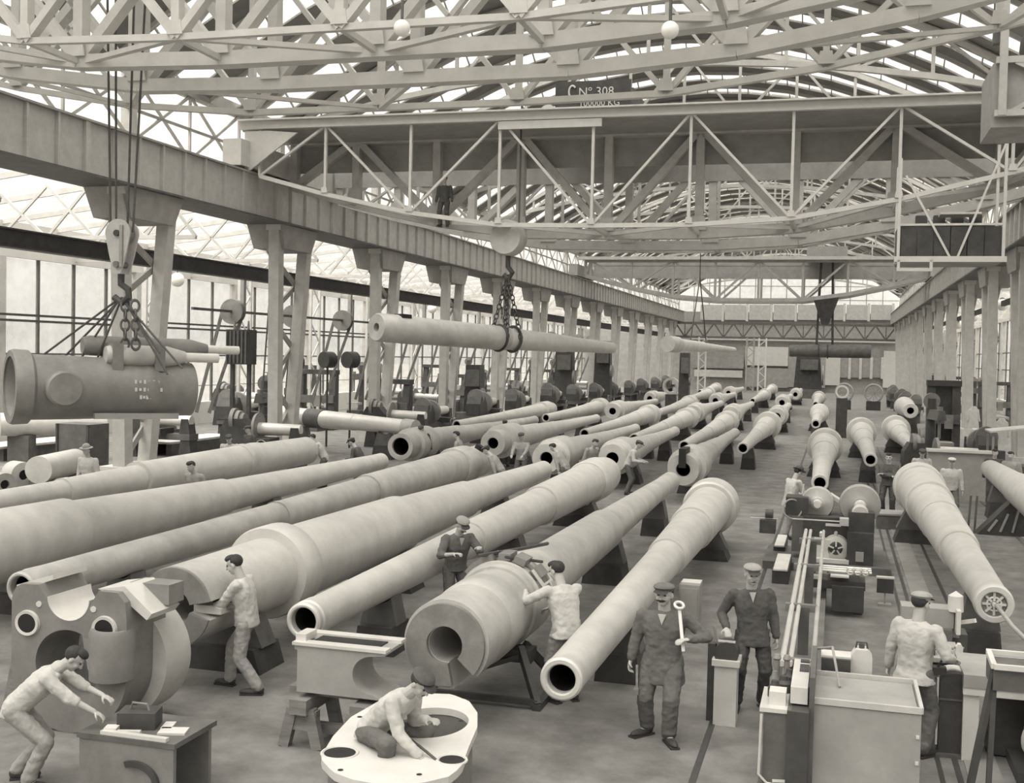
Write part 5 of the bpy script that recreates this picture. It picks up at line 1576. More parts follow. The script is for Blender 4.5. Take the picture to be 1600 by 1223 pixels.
blk('nut_block', (xa + 0.12, g0.y - 0.05, 1.0), (0.16, 0.2, 0.14), M_light, me_)
for k, (dx, dy_, r, m) in enumerate(((0.08, 0.15, 0.07, M_black), (0.16, 0.35, 0.08, M_black), (0.06, 0.5, 0.05, M_dsteel), (0.2, 0.62, 0.06, M_black))):
    MB().lathe([(0, 0), (0, r), (0.09, r), (0.12, r * 0.6), (0.16, r * 0.5), (0.16, 0)], (xa + dx, g0.y + dy_, 0.94), (0, 0, 1), 16).build('valve_cup', m, me_, True)
for dx in (0.07, 0.17):
    MB().lathe([(0, 0), (0, 0.03), (0.16, 0.03), (0.18, 0.045), (0.22, 0.03), (0.22, 0)], (xa + dx, g0.y + 0.72, 1.0), (0, 0, 1), 12).build('oil_cup', M_dsteel, me_, True)
MB().tube([(xa - 0.02, g0.y - 0.28, 0.88), (xa - 0.03, g0.y - 0.3, 0.3), (xa + 0.05, g0.y - 0.3, 0.22), (xa + 0.3, g0.y - 0.3, 0.2)], 0.014).build('oil_pipe', M_bright, me_, True)
MB().bar((xa + 0.1, g0.y - 0.27, 0.24), (xa + 0.22, g0.y - 0.27, 0.25), 0.03, 0.02).build('handle', M_bright, me_, True)
blk('upright_plate', (xb + 0.02, g0.y + 0.5, 0.62), (0.05, 1.3, 1.24), M_dark, me_)
MB().tube([(xb + 0.05, g0.y + 1.2, 1.2), (xb + 0.2, g0.y + 0.9, 1.3), (xb + 0.28, g0.y + 0.5, 1.0)], 0.014).build('hose', M_mid, me_, True)

# long bed with bright screws, and the boring headstock
bd = thing('boring_bed', 'long narrow boring machine bed with bright screw rods running to headstock', 'machine bed', (-0.35, 18, 0))
e0, e1 = gnd(1238, 1045, 0.85), gnd(1262, 812, 0.95)
xb0 = (e0.x + e1.x) / 2
ye0, ye1 = e0.y, 23.5
bar('bed_beam', (xb0 + 0.12, ye0, 0.12), (xb0 + 0.12, ye1, 0.12), 0.5, 0.24, M_floor, bd)
for dx, r, m in ((-0.06, 0.035, M_bright), (0.03, 0.03, M_steel), (0.28, 0.03, M_steel2)):
    MB().cyl((xb0 + dx, ye0, 0.9), (xb0 + dx, ye1, 0.9), r, 12).build('screw_rod', m, bd, True)
for yy in (13.2, 16.2, 19.4, 22.2):
    blk('rod_bearing', (xb0 + 0.1, yy, 0.45), (0.14, 0.16, 0.9), M_dark, bd)
    blk('bearing_head', (xb0 + 0.06, yy, 0.88), (0.42, 0.1, 0.1), M_dsteel, bd)
# carriage halfway
p = gnd(1312, 962)
ca = thing('tool_carriage', 'small dark tool carriage with bright handles riding beside the long bed', 'machine', (p.x, p.y, 0))
w_ = 0.5
blk('apron', (p.x + 0.12, p.y, 0.3), (0.52, 0.12, 0.42), M_black, ca)
blk('saddle', (p.x - 0.05, p.y + 0.4, 0.5), (0.9, 0.6, 0.14), M_black, ca)
blk('cross_slide', (p.x + 0.05, p.y + 0.35, 0.62), (0.5, 0.4, 0.1), M_dark, ca)
blk('tool_plate', (p.x - 0.02, p.y + 0.1, 0.66), (0.3, 0.2, 0.03), M_light, ca)
blk('leg', (p.x - 0.3, p.y + 0.4, 0.22), (0.14, 0.4, 0.44), M_dark, ca)
blk('leg', (p.x + 0.3, p.y + 0.4, 0.22), (0.14, 0.4, 0.44), M_dark, ca)
for k in range(3):
    MB().cyl((p.x - 0.45, p.y + 0.2 + 0.2 * k, 0.72), (p.x + 0.5, p.y + 0.2 + 0.2 * k, 0.72), 0.022, 10).build('feed_rod', M_bright, ca, True)
    MB().torus((p.x + 0.15 + 0.12 * k, p.y + 0.15, 0.74), (0.3, 1, 0.3), 0.06, 0.014, 16, 6).build('hand_wheel', M_bright, ca, True)
blk('oil_tray', (p.x - 0.42, p.y + 0.2, 0.6), (0.22, 0.12, 0.06), M_light, ca)
# notice on a foot
p = gnd(1382, 946)
ns = thing('notice_stand', 'small dark notice board on thin foot in the walkway', 'notice stand', (p.x, p.y, 0))
blk('foot', (p.x, p.y, 0.02), (0.22, 0.18, 0.04), M_mid, ns)
bar('stem', (p.x, p.y, 0.02), (p.x, p.y, 0.24), 0.03, 0.03, M_mid, ns)
blk('plate', (p.x, p.y, 0.36), (0.28, 0.1, 0.26), M_black, ns)
blk('plate_top', (p.x, p.y, 0.50), (0.3, 0.12, 0.03), M_light, ns)

hs = gnd(1290, 892)
hd = thing('boring_headstock', 'cluttered dark boring machine headstock with domed gears and pale motor', 'machine', (hs.x, hs.y, 0))
X, Y = hs.x, hs.y
def hx(px, py, dy=0.0):
    p = at(px, py, Y + dy)
    return p
def hbox(nm, x1_, y1_, x2_, y2_, d0, d1, m):
    a, b2 = at(x1_, y1_, Y + d0), at(x2_, y2_, Y + d0)
    return blk(nm, ((a.x + b2.x) / 2, Y + (d0 + d1) / 2, (a.z + b2.z) / 2), (abs(b2.x - a.x), abs(d1 - d0), abs(a.z - b2.z)), m, hd)
blk('base_plate', (X, Y + 0.9, 0.08), (2.5, 2.2, 0.16), M_dark, hd)
hbox('motor_box', 1324, 832, 1364, 886, 0.0, 0.8, M_black)
hbox('motor_label', 1337, 862, 1349, 878, -0.03, 0.0, M_mid)
MB().lathe([(0, 0), (0, 0.16), (0.04, 0.26), (0.4, 0.27), (0.44, 0.2), (0.44, 0)], (at(1306, 858, Y + 0.1).x, Y + 0.1, at(1306, 858, Y + 0.1).z), (0, 1, 0), 24).build('dynamo_body', M_light, hd, True)
p = at(1306, 857, Y + 0.05)
MB().lathe([(0, 0), (0, 0.10), (0.07, 0.15), (0.09, 0.15), (0.09, 0)], p, (0, 1, 0), 22).build('dynamo_hub', M_black, hd, True)
for k in range(5):
    a = 2 * PI * k / 5 + 0.3
    MB().bar(p + V((0.04 * math.cos(a), -0.02, 0.04 * math.sin(a))), p + V((0.16 * math.cos(a), 0, 0.16 * math.sin(a))), 0.03, 0.02, (0, 1, 0)).build('dynamo_spoke', M_light, hd, True)
hbox('dynamo_foot', 1272, 872, 1326, 882, -0.05, 0.6, M_light)
hbox('dynamo_frame', 1272, 842, 1296, 874, 0.1, 0.7, M_light)
for px in (1283, 1306):
    q = at(px, 838, Y + 0.2)
    MB().lathe([(0, 0), (0, 0.035), (0.08, 0.04), (0.11, 0.02), (0.11, 0)], q, (0, 0, 1), 10).build('grease_cup', M_bright, hd, True)
hbox('gear_case', 1255, 806, 1328, 842, 0.4, 1.6, M_black)
hbox('gear_case_side', 1326, 800, 1366, 834, 0.2, 1.4, M_black)
for px, py, r, m, dd in ((1277, 787, 0.34, M_steel2, 0.7), (1344, 790, 0.42, M_mid, 0.6)):
    q = at(px, py, Y + dd)
    MB().lathe([(0, 0), (0, r * 0.35), (0.05, r * 0.5), (0.08, r * 0.95), (0.16, r), (0.34, r), (0.36, r * 0.7), (0.6, r * 0.65), (0.6, 0)], q, (0, 1, 0), 28).build('gear_dome', m, hd, True)
    MB().torus(q + V((0, 0.12, 0)), (0, 1, 0), r * 0.72, 0.03, 26, 6).build('gear_rim', M_light, hd, True)
    MB().lathe([(-0.12, 0), (-0.12, r * 0.22), (0.0, r * 0.3), (0.02, 0)], q, (0, 1, 0), 18).build('gear_hub', M_bright, hd, True)
q = at(1344, 803, Y + 0.25)
MB().lathe([(0, 0), (0, 0.15), (0.05, 0.17), (0.25, 0.17), (0.25, 0)], q, (0, 1, 0), 20).build('shaft_flange', M_steel, hd, True)
hbox('cross_shaft', 1238, 811, 1325, 815, 0.15, 0.22, M_bright)
hbox('cross_shaft', 1290, 818, 1314, 823, 0.1, 0.2, M_bright)
hbox('shaft_block', 1312, 810, 1326, 822, 0.0, 0.25, M_grey)
hbox('control_head', 1228, 776, 1262, 806, 0.5, 1.1, M_black)
hbox('control_column', 1238, 806, 1256, 862, 0.4, 0.8, M_dark)
hbox('side_bracket', 1187, 812, 1211, 834, 0.2, 0.6, M_black)
hbox('side_shaft', 1172, 808, 1216, 811, 0.3, 0.36, M_bright)
q = at(1202, 803, Y + 0.4)
MB().lathe([(-0.08, 0), (-0.08, 0.1), (0.08, 0.1), (0.08, 0)], q, (1, 0, 0), 16).build('side_pulley', M_black, hd, True)
a, b2 = at(1296, 772, Y + 1.2), at(1326, 792, Y + 0.9)
bar('diagonal_lever', a, b2, 0.1, 0.08, M_steel, hd)
bar('control_lever', at(1253, 772, Y + 0.7), at(1256, 756, Y + 0.7), 0.03, 0.03, M_bright, hd)
MB().torus(at(1238, 795, Y + 0.45), (0.4, -1, 0.2), 0.2, 0.018, 22, 6).build('hand_wheel', M_mid, hd, True)
# steps and tread plates
for k, (x1_, y1_, x2_, y2_) in enumerate(((1208, 866, 1236, 889), (1210, 836, 1230, 852))):
    ga, gb = gnd(x1_, y2_, 0.28), gnd(x2_, y1_, 0.28)
    t = thing('tread_plate', ('lower' if k == 0 else 'upper') + ' pale tread plate on dark step beside the boring machine', 'step', ((ga.x + gb.x) / 2, (ga.y + gb.y) / 2, 0))
    blk('plate', ((ga.x + gb.x) / 2, (ga.y + gb.y) / 2, 0.27), (abs(gb.x - ga.x), abs(gb.y - ga.y), 0.03), M_light, t)
    blk('step_box', ((ga.x + gb.x) / 2, (ga.y + gb.y) / 2, 0.127), (abs(gb.x - ga.x) + 0.04, abs(gb.y - ga.y) - 0.06, 0.255), M_black, t)
# lever stand behind the dark-jacketed man
p = gnd(1200, 985)
t = thing('lever_stand', 'thin floor lever with cross bar behind the dark-jacketed man', 'lever', (p.x, p.y, 0))
bar('lever', (p.x - 0.05, p.y, 0.0), (p.x + 0.08, p.y, 0.62), 0.03, 0.03, M_black, t)
bar('cross_bar', (p.x - 0.22, p.y, 0.5), (p.x + 0.12, p.y, 0.5), 0.04, 0.05, M_dark, t)
blk('foot', (p.x - 0.05, p.y, 0.02), (0.16, 0.12, 0.04), M_dark, t)
# pale cabinet behind the spanner man
p = gnd(1075, 985)
t = thing('floor_cabinet', 'narrow grey floor cabinet standing between pale barrel and spanner man', 'cabinet', (p.x, p.y, 0))
blk('case', (p.x, p.y + 0.2, 0.36), (0.32, 0.4, 0.72), M_mid, t)
blk('top', (p.x + 0.02, p.y + 0.15, 0.74), (0.3, 0.3, 0.04), M_light, t)
blk('door', (p.x, p.y - 0.01, 0.36), (0.27, 0.02, 0.62), M_mid, t)

# bench with fittings below the plugged muzzle
ya_, yb2 = 14.2, 15.3
def gb(nm, x1_, y1_, x2_, y2_, yy, d, m, t):
    a, b2 = at(x1_, y1_, yy), at(x2_, y2_, yy)
    return blk(nm, ((a.x + b2.x) / 2, yy + d / 2, (a.z + b2.z) / 2), (abs(b2.x - a.x), d, abs(a.z - b2.z)), m, t)
p = at(1470, 1000, 14.6)
t = thing('fitters_bench', 'dark fitters bench with drawers before the plugged gun muzzle', 'bench', (p.x, 14.6, 0))
xl_, xr_ = at(1436, 975, 14.3).x, at(1504, 975, 14.3).x
blk('bench_top', ((xl_ + xr_) / 2, 14.6, 0.82), (xr_ - xl_, 0.9, 0.05), M_mid, t)
blk('drawer_case', ((xl_ + xr_) / 2, 14.65, 0.52), (xr_ - xl_ - 0.06, 0.75, 0.55), M_dark, t)
for k in range(3):
    blk('drawer', ((xl_ + xr_) / 2, 14.26, 0.36 + 0.18 * k), (xr_ - xl_ - 0.1, 0.03, 0.15), M_dark, t)
for x in (xl_ + 0.05, xr_ - 0.05):
    for yy in (14.25, 15.0):
        blk('leg', (x, yy, 0.4), (0.06, 0.06, 0.8), M_dark, t)
for k, (px, py, sz, m, nm, lb) in enumerate(((1448, 958, (0.10, 0.16, 0.12), M_black, 'vice', 'black bench vice nearest the pale-jacketed man'), (1466, 964, (0.14, 0.1, 0.12), M_white, 'bearing_shell', 'white bearing shell standing mid bench'),
                                             (1482, 966, (0.08, 0.1, 0.10), M_white, 'small_casting', 'small white casting at the outer end of the bench'))):
    g = V((xl_ + 0.14 + 0.17 * k, 14.35 + 0.1 * k, 0))
    q = thing(nm, lb, nm.replace('_', ' '), (g.x, g.y, 0.845))
    MB().prism([(-sz[0] / 2, 0), (sz[0] / 2, 0), (sz[0] / 2, sz[2] * 0.6), (sz[0] * 0.2, sz[2]), (-sz[0] * 0.2, sz[2]), (-sz[0] / 2, sz[2] * 0.6)], sz[1], Matrix.Translation((0, -sz[1] / 2, 0))).build('body', m, q, smooth=False)
    MB().cyl((-sz[0] * 0.7, 0, sz[2] * 0.5), (sz[0] * 0.7, 0, sz[2] * 0.5), 0.015, 8).build('screw', M_dsteel, q)
p = at(1452, 925, 15.4)
t = thing('tool_cupboard', 'small sloped-top cupboard behind the fitters bench', 'cupboard', (p.x, 15.6, 0))
blk('case', (p.x, 15.7, 0.45), (0.6, 0.5, 0.9), M_dark, t)
MB().prism([(p.x - 0.32, 0.9), (p.x + 0.32, 0.9), (p.x + 0.32, 1.14), (p.x - 0.32, 1.14)], 0.35, Matrix.Translation((0, 15.55, 0))).build('upper_case', M_mid, t, True, False)
blk('side_board', (p.x + 0.36, 15.6, 1.02), (0.05, 0.5, 0.3), M_light, t)
# steady rest cradling the muzzle
t = thing('steady_rest', 'bright-edged steady rest with clamp beside the plugged muzzle', 'steady rest', (1.55, 15.9, 0))
blk('base', (1.58, 15.9, 0.4), (0.3, 0.4, 0.8), M_dark, t)
MB().lathe([(0, 0), (0, 0.1), (0.2, 0.09), (0.26, 0), ], (1.56, 15.6, 1.12), (0, 0, 1), 14).build('clamp_head', M_white, t, True)
blk('clamp_neck', (1.56, 15.7, 0.95), (0.12, 0.16, 0.36), M_mid, t)
bar('clamp_arm', (1.58, 15.55, 0.98), (1.78, 15.4, 1.06), 0.05, 0.05, M_bright, t)
# portal frame table and its legs near the right edge
t = thing('portal_table', 'heavy grey portal table with dark recess under the plugged muzzle', 'machine table', (2.4, 13.6, 0))
xa, xb = at(1506, 1010, 13.2).x, 3.3
blk('table_top', ((xa + xb) / 2, 13.6, 0.88), (xb - xa, 1.0, 0.14), M_mid, t)
blk('side_wall', (xa + 0.09, 13.4, 0.42), (0.16, 0.5, 0.84), M_light, t)
blk('head_rail', ((xa + xb) / 2, 13.15, 0.78), (xb - xa, 0.08, 0.1), M_light, t)
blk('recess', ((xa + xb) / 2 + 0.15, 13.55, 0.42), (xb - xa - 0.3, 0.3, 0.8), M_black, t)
t = thing('rail_frame', 'dark open frame of twin rails on crossed legs at right edge', 'frame', (2.6, 12.2, 0))
f0 = at(1551, 1040, 12.0)
for dx in (0.0, 0.42):
    bar('rail', (f0.x + dx, 11.9, f0.z + 0.02), (f0.x + dx + 0.02, 12.5, f0.z + 0.02), 0.05, 0.05, M_light, t)
for dy in (0.0, 0.6):
    bar('rail', (f0.x, 11.9 + dy, f0.z + 0.02), (f0.x + 0.9, 11.9 + dy, f0.z + 0.02), 0.05, 0.05, M_light, t)
blk('bed', (f0.x + 0.45, 12.2, f0.z - 0.12), (0.9, 0.55, 0.2), M_dark, t)
for dx in (-0.02, 0.06):
    bar('leg', (f0.x - 0.06 - dx * 2.5, 11.9 - dx, 0.02), (f0.x + 0.02, 12.0, f0.z - 0.03), 0.05, 0.06, M_black, t)
bar('leg', (f0.x + 0.85, 12.4, 0.02), (f0.x + 0.8, 12.3, f0.z - 0.1), 0.06, 0.06, M_black, t)
bar('foot', (f0.x - 0.3, 11.95, 0.02), (f0.x - 0.02, 11.95, 0.02), 0.08, 0.04, M_black, t)
# motor at the bottom right corner
p = gnd(1585, 1215)
t = thing('electric_motor', 'dark electric motor with pale bearing caps at bottom right corner', 'motor', (p.x + 0.25, p.y, 0))
MB().lathe([(0, 0), (0, 0.18), (0.06, 0.3), (0.5, 0.32), (0.56, 0.2), (0.56, 0)], (0.1, 0.0, 0.42), (0.3, 1, 0), 26).build('motor_body', M_black, t)
MB().ell((-0.12, -0.05, 0.42), (0.09, 0.09, 0.16), None, 14, 9).build('bearing_cap', M_light, t)
MB().ell((0.1, -0.22, 0.26), (0.09, 0.09, 0.16), None, 14, 9).build('bearing_cap', M_light, t)
MB().box((0.1, 0.2, 0.06), (0.7, 0.8, 0.12)).build('base', M_black, t, smooth=False)
for dx in (-0.05, 0.08, 0.2):
    MB().lathe([(0, 0), (0, 0.03), (0.1, 0.035), (0.12, 0), ], (dx, 0.3, 0.72), (0, 0, 1), 10).build('terminal', M_bright, t)
MB().box((0.08, 0.3, 0.72), (0.4, 0.16, 0.04)).build('terminal_bar', M_light, t, smooth=False)
# inclined frame and box near the thick barrel
p = gnd(1562, 835)
t = thing('ribbed_frame', 'dark inclined ribbed frame on floor beyond the plugged gun', 'frame', (p.x, p.y, 0))
MB().prism([(-0.55, 0), (0.55, 0), (0.55, 0.9), (0.3, 0.95), (-0.45, 0.12)], 0.6, Matrix.Translation((0, -0.2, 0))).build('frame_body', M_black, t, smooth=False)
for k in range(3):
    bar('rib', (p.x - 0.3 + 0.28 * k, p.y - 0.23, 0.1), (p.x - 0.1 + 0.25 * k, p.y - 0.23, 0.4 + 0.16 * k), 0.05, 0.05, M_mid, t)
for dx in (-0.75, -0.6):
    bar('upright', (p.x + dx, p.y, 0), (p.x + dx + 0.04, p.y, 0.95), 0.05, 0.05, M_dark, t)
p = gnd(1428, 830)
t = thing('floor_box', 'low dark plank box on floor beside the big collared gun', 'box', (p.x - 0.4, p.y, 0))
blk('box', (p.x - 0.4, p.y + 0.5, 0.18), (1.0, 0.9, 0.36), M_dark, t)
blk('lid', (p.x - 0.4, p.y + 0.5, 0.38), (1.05, 0.95, 0.04), M_mid, t)

# ------------------------------------------------------------------ machine tools in the aisles
def lathe_tool(lb, x, y, rz, L=4.0, s=1.0, bright=False):
    t = thing('lathe', lb, 'lathe', (x, y, 0), rz, group='lathes')
    MB().box((0, 0, 0.72 * s), (L, 0.55 * s, 0.2 * s)).build('bed', M_dark, t, smooth=False)
    for dx in (-0.42, 0.42):
        MB().prism([(-0.25 * s, 0), (0.25 * s, 0), (0.16 * s, 0.64 * s), (-0.16 * s, 0.64 * s)], 0.5 * s, Matrix.Translation((dx * L, -0.25 * s, 0))).build('leg', M_black, t, smooth=False)
    MB().prism([(-0.5 * s, 0), (0.5 * s, 0), (0.45 * s, 0.45 * s), (0.2 * s, 0.75 * s), (-0.3 * s, 0.75 * s), (-0.48 * s, 0.45 * s)], 0.6 * s, Matrix.Translation((-0.36 * L, -0.3 * s, 0.8 * s))).build('headstock', M_black, t, smooth=False)
    for k, r in enumerate((0.36, 0.29, 0.22)):
        MB().lathe([(0, 0), (0, r * s), (0.12 * s, r * s), (0.12 * s, 0)], (-0.36 * L - 0.2 * s + 0.14 * s * k, 0, 1.5 * s), (1, 0, 0), 20).build('cone_pulley', M_mid if k % 2 else M_dsteel, t)
    MB().lathe([(0, 0), (0, 0.1 * s), (0.05 * s, 0.48 * s), (0.14 * s, 0.5 * s), (0.14 * s, 0)], (-0.36 * L + 0.52 * s, 0, 1.25 * s), (1, 0, 0), 24).build('face_plate', M_dsteel, t)
    MB().lathe([(0, 0), (0, 0.2 * s), (0.55 * L, 0.17 * s), (0.55 * L, 0)], (-0.36 * L + 0.66 * s, 0, 1.25 * s), (1, 0, 0), 18).build('workpiece', M_bright if bright else M_steel2, t)
    MB().prism([(-0.2 * s, 0), (0.2 * s, 0), (0.12 * s, 0.5 * s), (-0.12 * s, 0.5 * s)], 0.4 * s, Matrix.Translation((0.4 * L, -0.2 * s, 0.82 * s))).build('tailstock', M_black, t, smooth=False)
    MB().box((0.05 * L, -0.25 * s, 0.9 * s), (0.5 * s, 0.8 * s, 0.2 * s)).build('carriage', M_black, t, smooth=False)
    MB().torus((0.05 * L, -0.68 * s, 0.8 * s), (0, 1, 0), 0.16 * s, 0.02 * s, 18, 6).build('hand_wheel', M_mid, t)
    return t
def planer(lb, x, y, rz, h=3.0, w=1.8):
    t = thing('planing_machine', lb, 'machine', (x, y, 0), rz, group='planing machines')
    for sx in (-1, 1):
        MB().prism([(-0.5, 0), (0.35, 0), (0.35, h), (-0.1, h), (-0.25, h * 0.6)], 0.35, Matrix.Rotation(PI / 2, 4, 'Z') @ Matrix.Translation((0, sx * w / 2 - 0.17, 0))).build('upright', M_black, t, smooth=False)
    MB().box((0, 0.1, h + 0.1), (w + 0.4, 0.6, 0.25)).build('top_brace', M_black, t, smooth=False)
    MB().box((0, -0.3, h * 0.55), (w + 0.3, 0.25, 0.4)).build('cross_rail', M_dark, t, smooth=False)
    MB().box((0.2, -0.5, h * 0.52), (0.35, 0.2, 0.6)).build('tool_head', M_dsteel, t, smooth=False)
    MB().box((0, 0, 0.35), (w * 0.75, 3.4, 0.7)).build('bed', M_dark, t, smooth=False)
    MB().box((0, 0, 0.78), (w * 0.7, 2.8, 0.14)).build('table', M_mid, t, smooth=False)
    MB().lathe([(-0.1, 0), (-0.1, 0.45), (0.1, 0.45), (0.1, 0)], (-w / 2 - 0.3, 0.2, 0.9), (1, 0, 0), 22).build('drive_pulley', M_dsteel, t)
    return t
def drill(lb, x, y, rz, h=3.0):
    t = thing('drilling_machine', lb, 'drilling machine', (x, y, 0), rz, group='drilling machines')
    MB().box((0, -0.3, 0.12), (0.9, 1.6, 0.24)).build('base', M_black, t, smooth=False)
    MB().lathe([(0, 0), (0, 0.3), (0.2, 0.22), (h, 0.18), (h, 0)], (0, 0.2, 0.2), (0, 0, 1), 18).build('pillar', M_black, t)
    MB().prism([(-0.2, 0), (0.2, 0), (0.12, 0.4), (-0.12, 0.4)], 1.6, Matrix.Translation((0, -1.3, h * 0.75))).build('arm', M_dark, t, smooth=False)
    MB().lathe([(0, 0), (0, 0.06), (0.9, 0.06), (0.95, 0.12), (1.3, 0.12), (1.3, 0)], (0, -1.0, h * 0.75 - 0.75), (0, 0, 1), 14).build('spindle', M_dsteel, t)
    MB().lathe([(-0.06, 0), (-0.06, 0.34), (0.06, 0.34), (0.06, 0)], (0, 0.2, h + 0.1), (0, 1, 0.0), 20).build('pulley', M_dsteel, t)
    MB().box((0, -0.9, 0.7), (0.8, 0.7, 0.15)).build('work_table', M_mid, t, smooth=False)
    return t
rnd = random.Random(3)
cnt = {'l': 0, 'p': 0, 'd': 0}
spots = []
for i in range(11):
    y = 35.5 + 7.6 * i
    spots += [(-18.3 + rnd.uniform(-0.2, 0.2), y + 16), (-26.3 + rnd.uniform(-0.5, 0.5), y + 5), (-30.9 + rnd.uniform(-0.3, 0.3), y + 5 + rnd.uniform(-1, 1))]
for k, (x, y) in enumerate(spots):
    kind = 'ldplldlpl'[k % 9]
    side = ('in line beside the guns', 'behind the columns', 'nearest the tall windows')[k % 3]
    n_ = ORD[k // 3]
    if kind == 'l':
        lathe_tool('%s machine %s, a dark lathe with long workpiece' % (n_, side), x, y, rnd.choice((0.15, -0.1, PI / 2 + 0.1)) if k % 3 else PI / 2, 4.2, 1.0 + 0.3 * rnd.random(), k % 2 == 0)
    elif kind == 'p':
        planer('%s machine %s, a dark two-post planer' % (n_, side), x, y, rnd.uniform(-0.2, 0.2), rnd.uniform(2.4, 3.2))
    else:
        drill('%s machine %s, a dark pillar drill' % (n_, side), x, y, rnd.uniform(-0.6, 0.6), rnd.uniform(2.4, 3.4))
spots = []
for i in range(10):
    y = 46 + 8.2 * i
    spots += [(5.2 + rnd.uniform(-0.2, 0.3), y), (10.4 + rnd.uniform(-1, 1), y + 3.5)]
for k, (x, y) in enumerate(spots):
    if k in (2, 6, 8):
        continue
    side = ('beside the walkway guns on the cab side', 'behind the cab-side columns')[k % 2]
    n_ = ORD[k // 2]
    kind = 'ldlpld'[k % 6]
    if kind == 'l':
        lathe_tool('%s machine %s, a dark lathe' % (n_, side), x, y, PI / 2 + 0.05, 4.2, 1.1, k % 2 == 0)
    elif kind == 'p':
        planer('%s machine %s, a two-post planer' % (n_, side), x, y, 0.05, 2.9)
    else:
        drill('%s machine %s, a pillar drill' % (n_, side), x, y, 0.3, 2.8)
# tall dark planer by the cab-side columns
p = at(1458, 660, 52)
t = planer('tall black planing machine standing above the conical guns by window columns', 4.6, 54.0, 0.0, 3.3, 1.05)
MB().box((0, 0.3, 1.9), (1.0, 0.5, 2.9)).build('back_plate', M_black, t, smooth=False)
# canopy booth and work benches along the cab-side windows
p = gnd(1575, 765)
t = thing('canopy_booth', 'small booth with pale sloping canopy at the right edge', 'booth', (5.9, 41.0, 0))
MB().prism([(-0.9, 2.0), (0.9, 2.25), (0.9, 2.3), (-0.9, 2.05)], 1.6).build('canopy', M_light, t, smooth=False)
for dx in (-0.8, 0.8):
    for dy in (0.1, 1.5):
        MB().box((dx, dy, 1.03 + dx * 0.12), (0.07, 0.07, 2.06 + dx * 0.2)).build('post', M_mid, t, smooth=False)
MB().box((0, 0.8, 0.45), (1.6, 1.3, 0.9)).build('counter', M_dark, t, smooth=False)
p = gnd(1475, 790)
t = thing('grey_cabinet', 'flat grey cabinet panel behind the collared breech, white ledge on top', 'cabinet', (4.2, 38.6, 0))
MB().box((-0.4, 0, 0.75), (1.9, 0.5, 1.5)).build('case', M_mid, t, smooth=False)
MB().box((-0.4, -0.05, 1.53), (1.95, 0.65, 0.07)).build('ledge', M_light, t, smooth=False)
MB().box((0.75, -0.1, 0.8), (0.35, 0.3, 1.6)).build('switch_post', M_black, t, smooth=False)

# ------------------------------------------------------------------ fittings along the columns
# globes on the cab-side brackets
for k, (px, py) in enumerate(((1566, 476), (1521, 495), (1497, 507), (1468, 518))):
    p = atx(px, py, 9.0)
    t = thing('globe_lamp', '%s white globe lamp of the row on the window columns, counted from the cab' % ORD[k], 'lamp', p, group='globe lamps on columns')
    MB().ell((0, 0, 0), (0.34, 0.34, 0.34), None, 20, 12).build('globe', M_globe, t)
    MB().cyl((0, 0, 0.3), (0, 0, 7.7 - p.z), 0.03, 8).build('stem', M_dark, t)
    MB().lathe([(0.28, 0.16), (0.34, 0.14), (0.42, 0.06), (0.42, 0)], (0, 0, 0), (0, 0, 1), 14).build('gallery', M_dark, t)
# dark bracket cranes / pipe along the cab side at lamp height
t = thing('bracket_pipe', 'dark pipe running from lamp to lamp along the window columns', 'pipe', (8.9, 90, 7.6))
bar('pipe', (9.0, 40, 7.75), (9.0, YEND - 2, 7.75), 0.22, 0.3, M_black, t)
# globes in the window aisle
for k, (px, py, yy) in enumerate(((277, 437, 45.33), (675, 482, 74.58), (922, 512, 113.58))):
    p = at(px, py, yy)
    t = thing('globe_lamp', '%s globe lamp hanging in the window aisle' % ('nearest', 'middle', 'farthest')[k], 'lamp', p, group='globe lamps in the window aisle')
    MB().ell((0, 0, 0), (0.32, 0.32, 0.32), None, 18, 10).build('globe', M_globe, t)
    MB().cyl((0, 0, 0.3), (0, 0, 8.12 - p.z), 0.03, 8).build('stem', M_dark, t)
# line shaft with pulleys and round weights
p = at(430, 482, 47)
t = thing('line_shaft', 'overhead line shaft with belt pulleys between the columns', 'line shaft', (-23.3, 60, p.z))
bar('shaft', (-23.3, 38, 5.7), (-23.3, 120, 5.7), 0.1, 0.1, M_dark, t)
for k in range(14):
    yy = 41 + 5.3 * k
    MB().lathe([(-0.15, 0), (-0.15, 0.5), (0.15, 0.5), (0.15, 0)], (-23.3, yy, 5.7), (0, 1, 0), 20).build('pulley', M_dsteel, t, True)
    bar('shaft_hanger', (-23.3, yy + 0.8, 5.7), (-23.3, yy + 0.8, 7.0), 0.16, 0.2, M_mid, t)
    for dx in (-0.48, 0.48):
        bar('belt', (-23.3 + dx, yy, 5.7), (-24.6 + dx * 0.6, yy, 1.6), 0.03, 0.14, M_dark, t)
for k, (px, py) in enumerate(((461, 566), (512, 562), (548, 562))):
    p = at(px, py, 46)
    t = thing('drum_weight', '%s round dark drum among the belts behind the columns' % ('nearest', 'middle', 'last')[k], 'drum', p)
    MB().lathe([(-0.25, 0), (-0.25, 0.36), (0.25, 0.36), (0.25, 0)], (0, 0, 0), (0.4, 1, 0), 20).build('drum', M_black, t)
    MB().cyl((0, 0, 0), (0, 0.0, -p.z), 0.05, 8).build('stand', M_black, t)
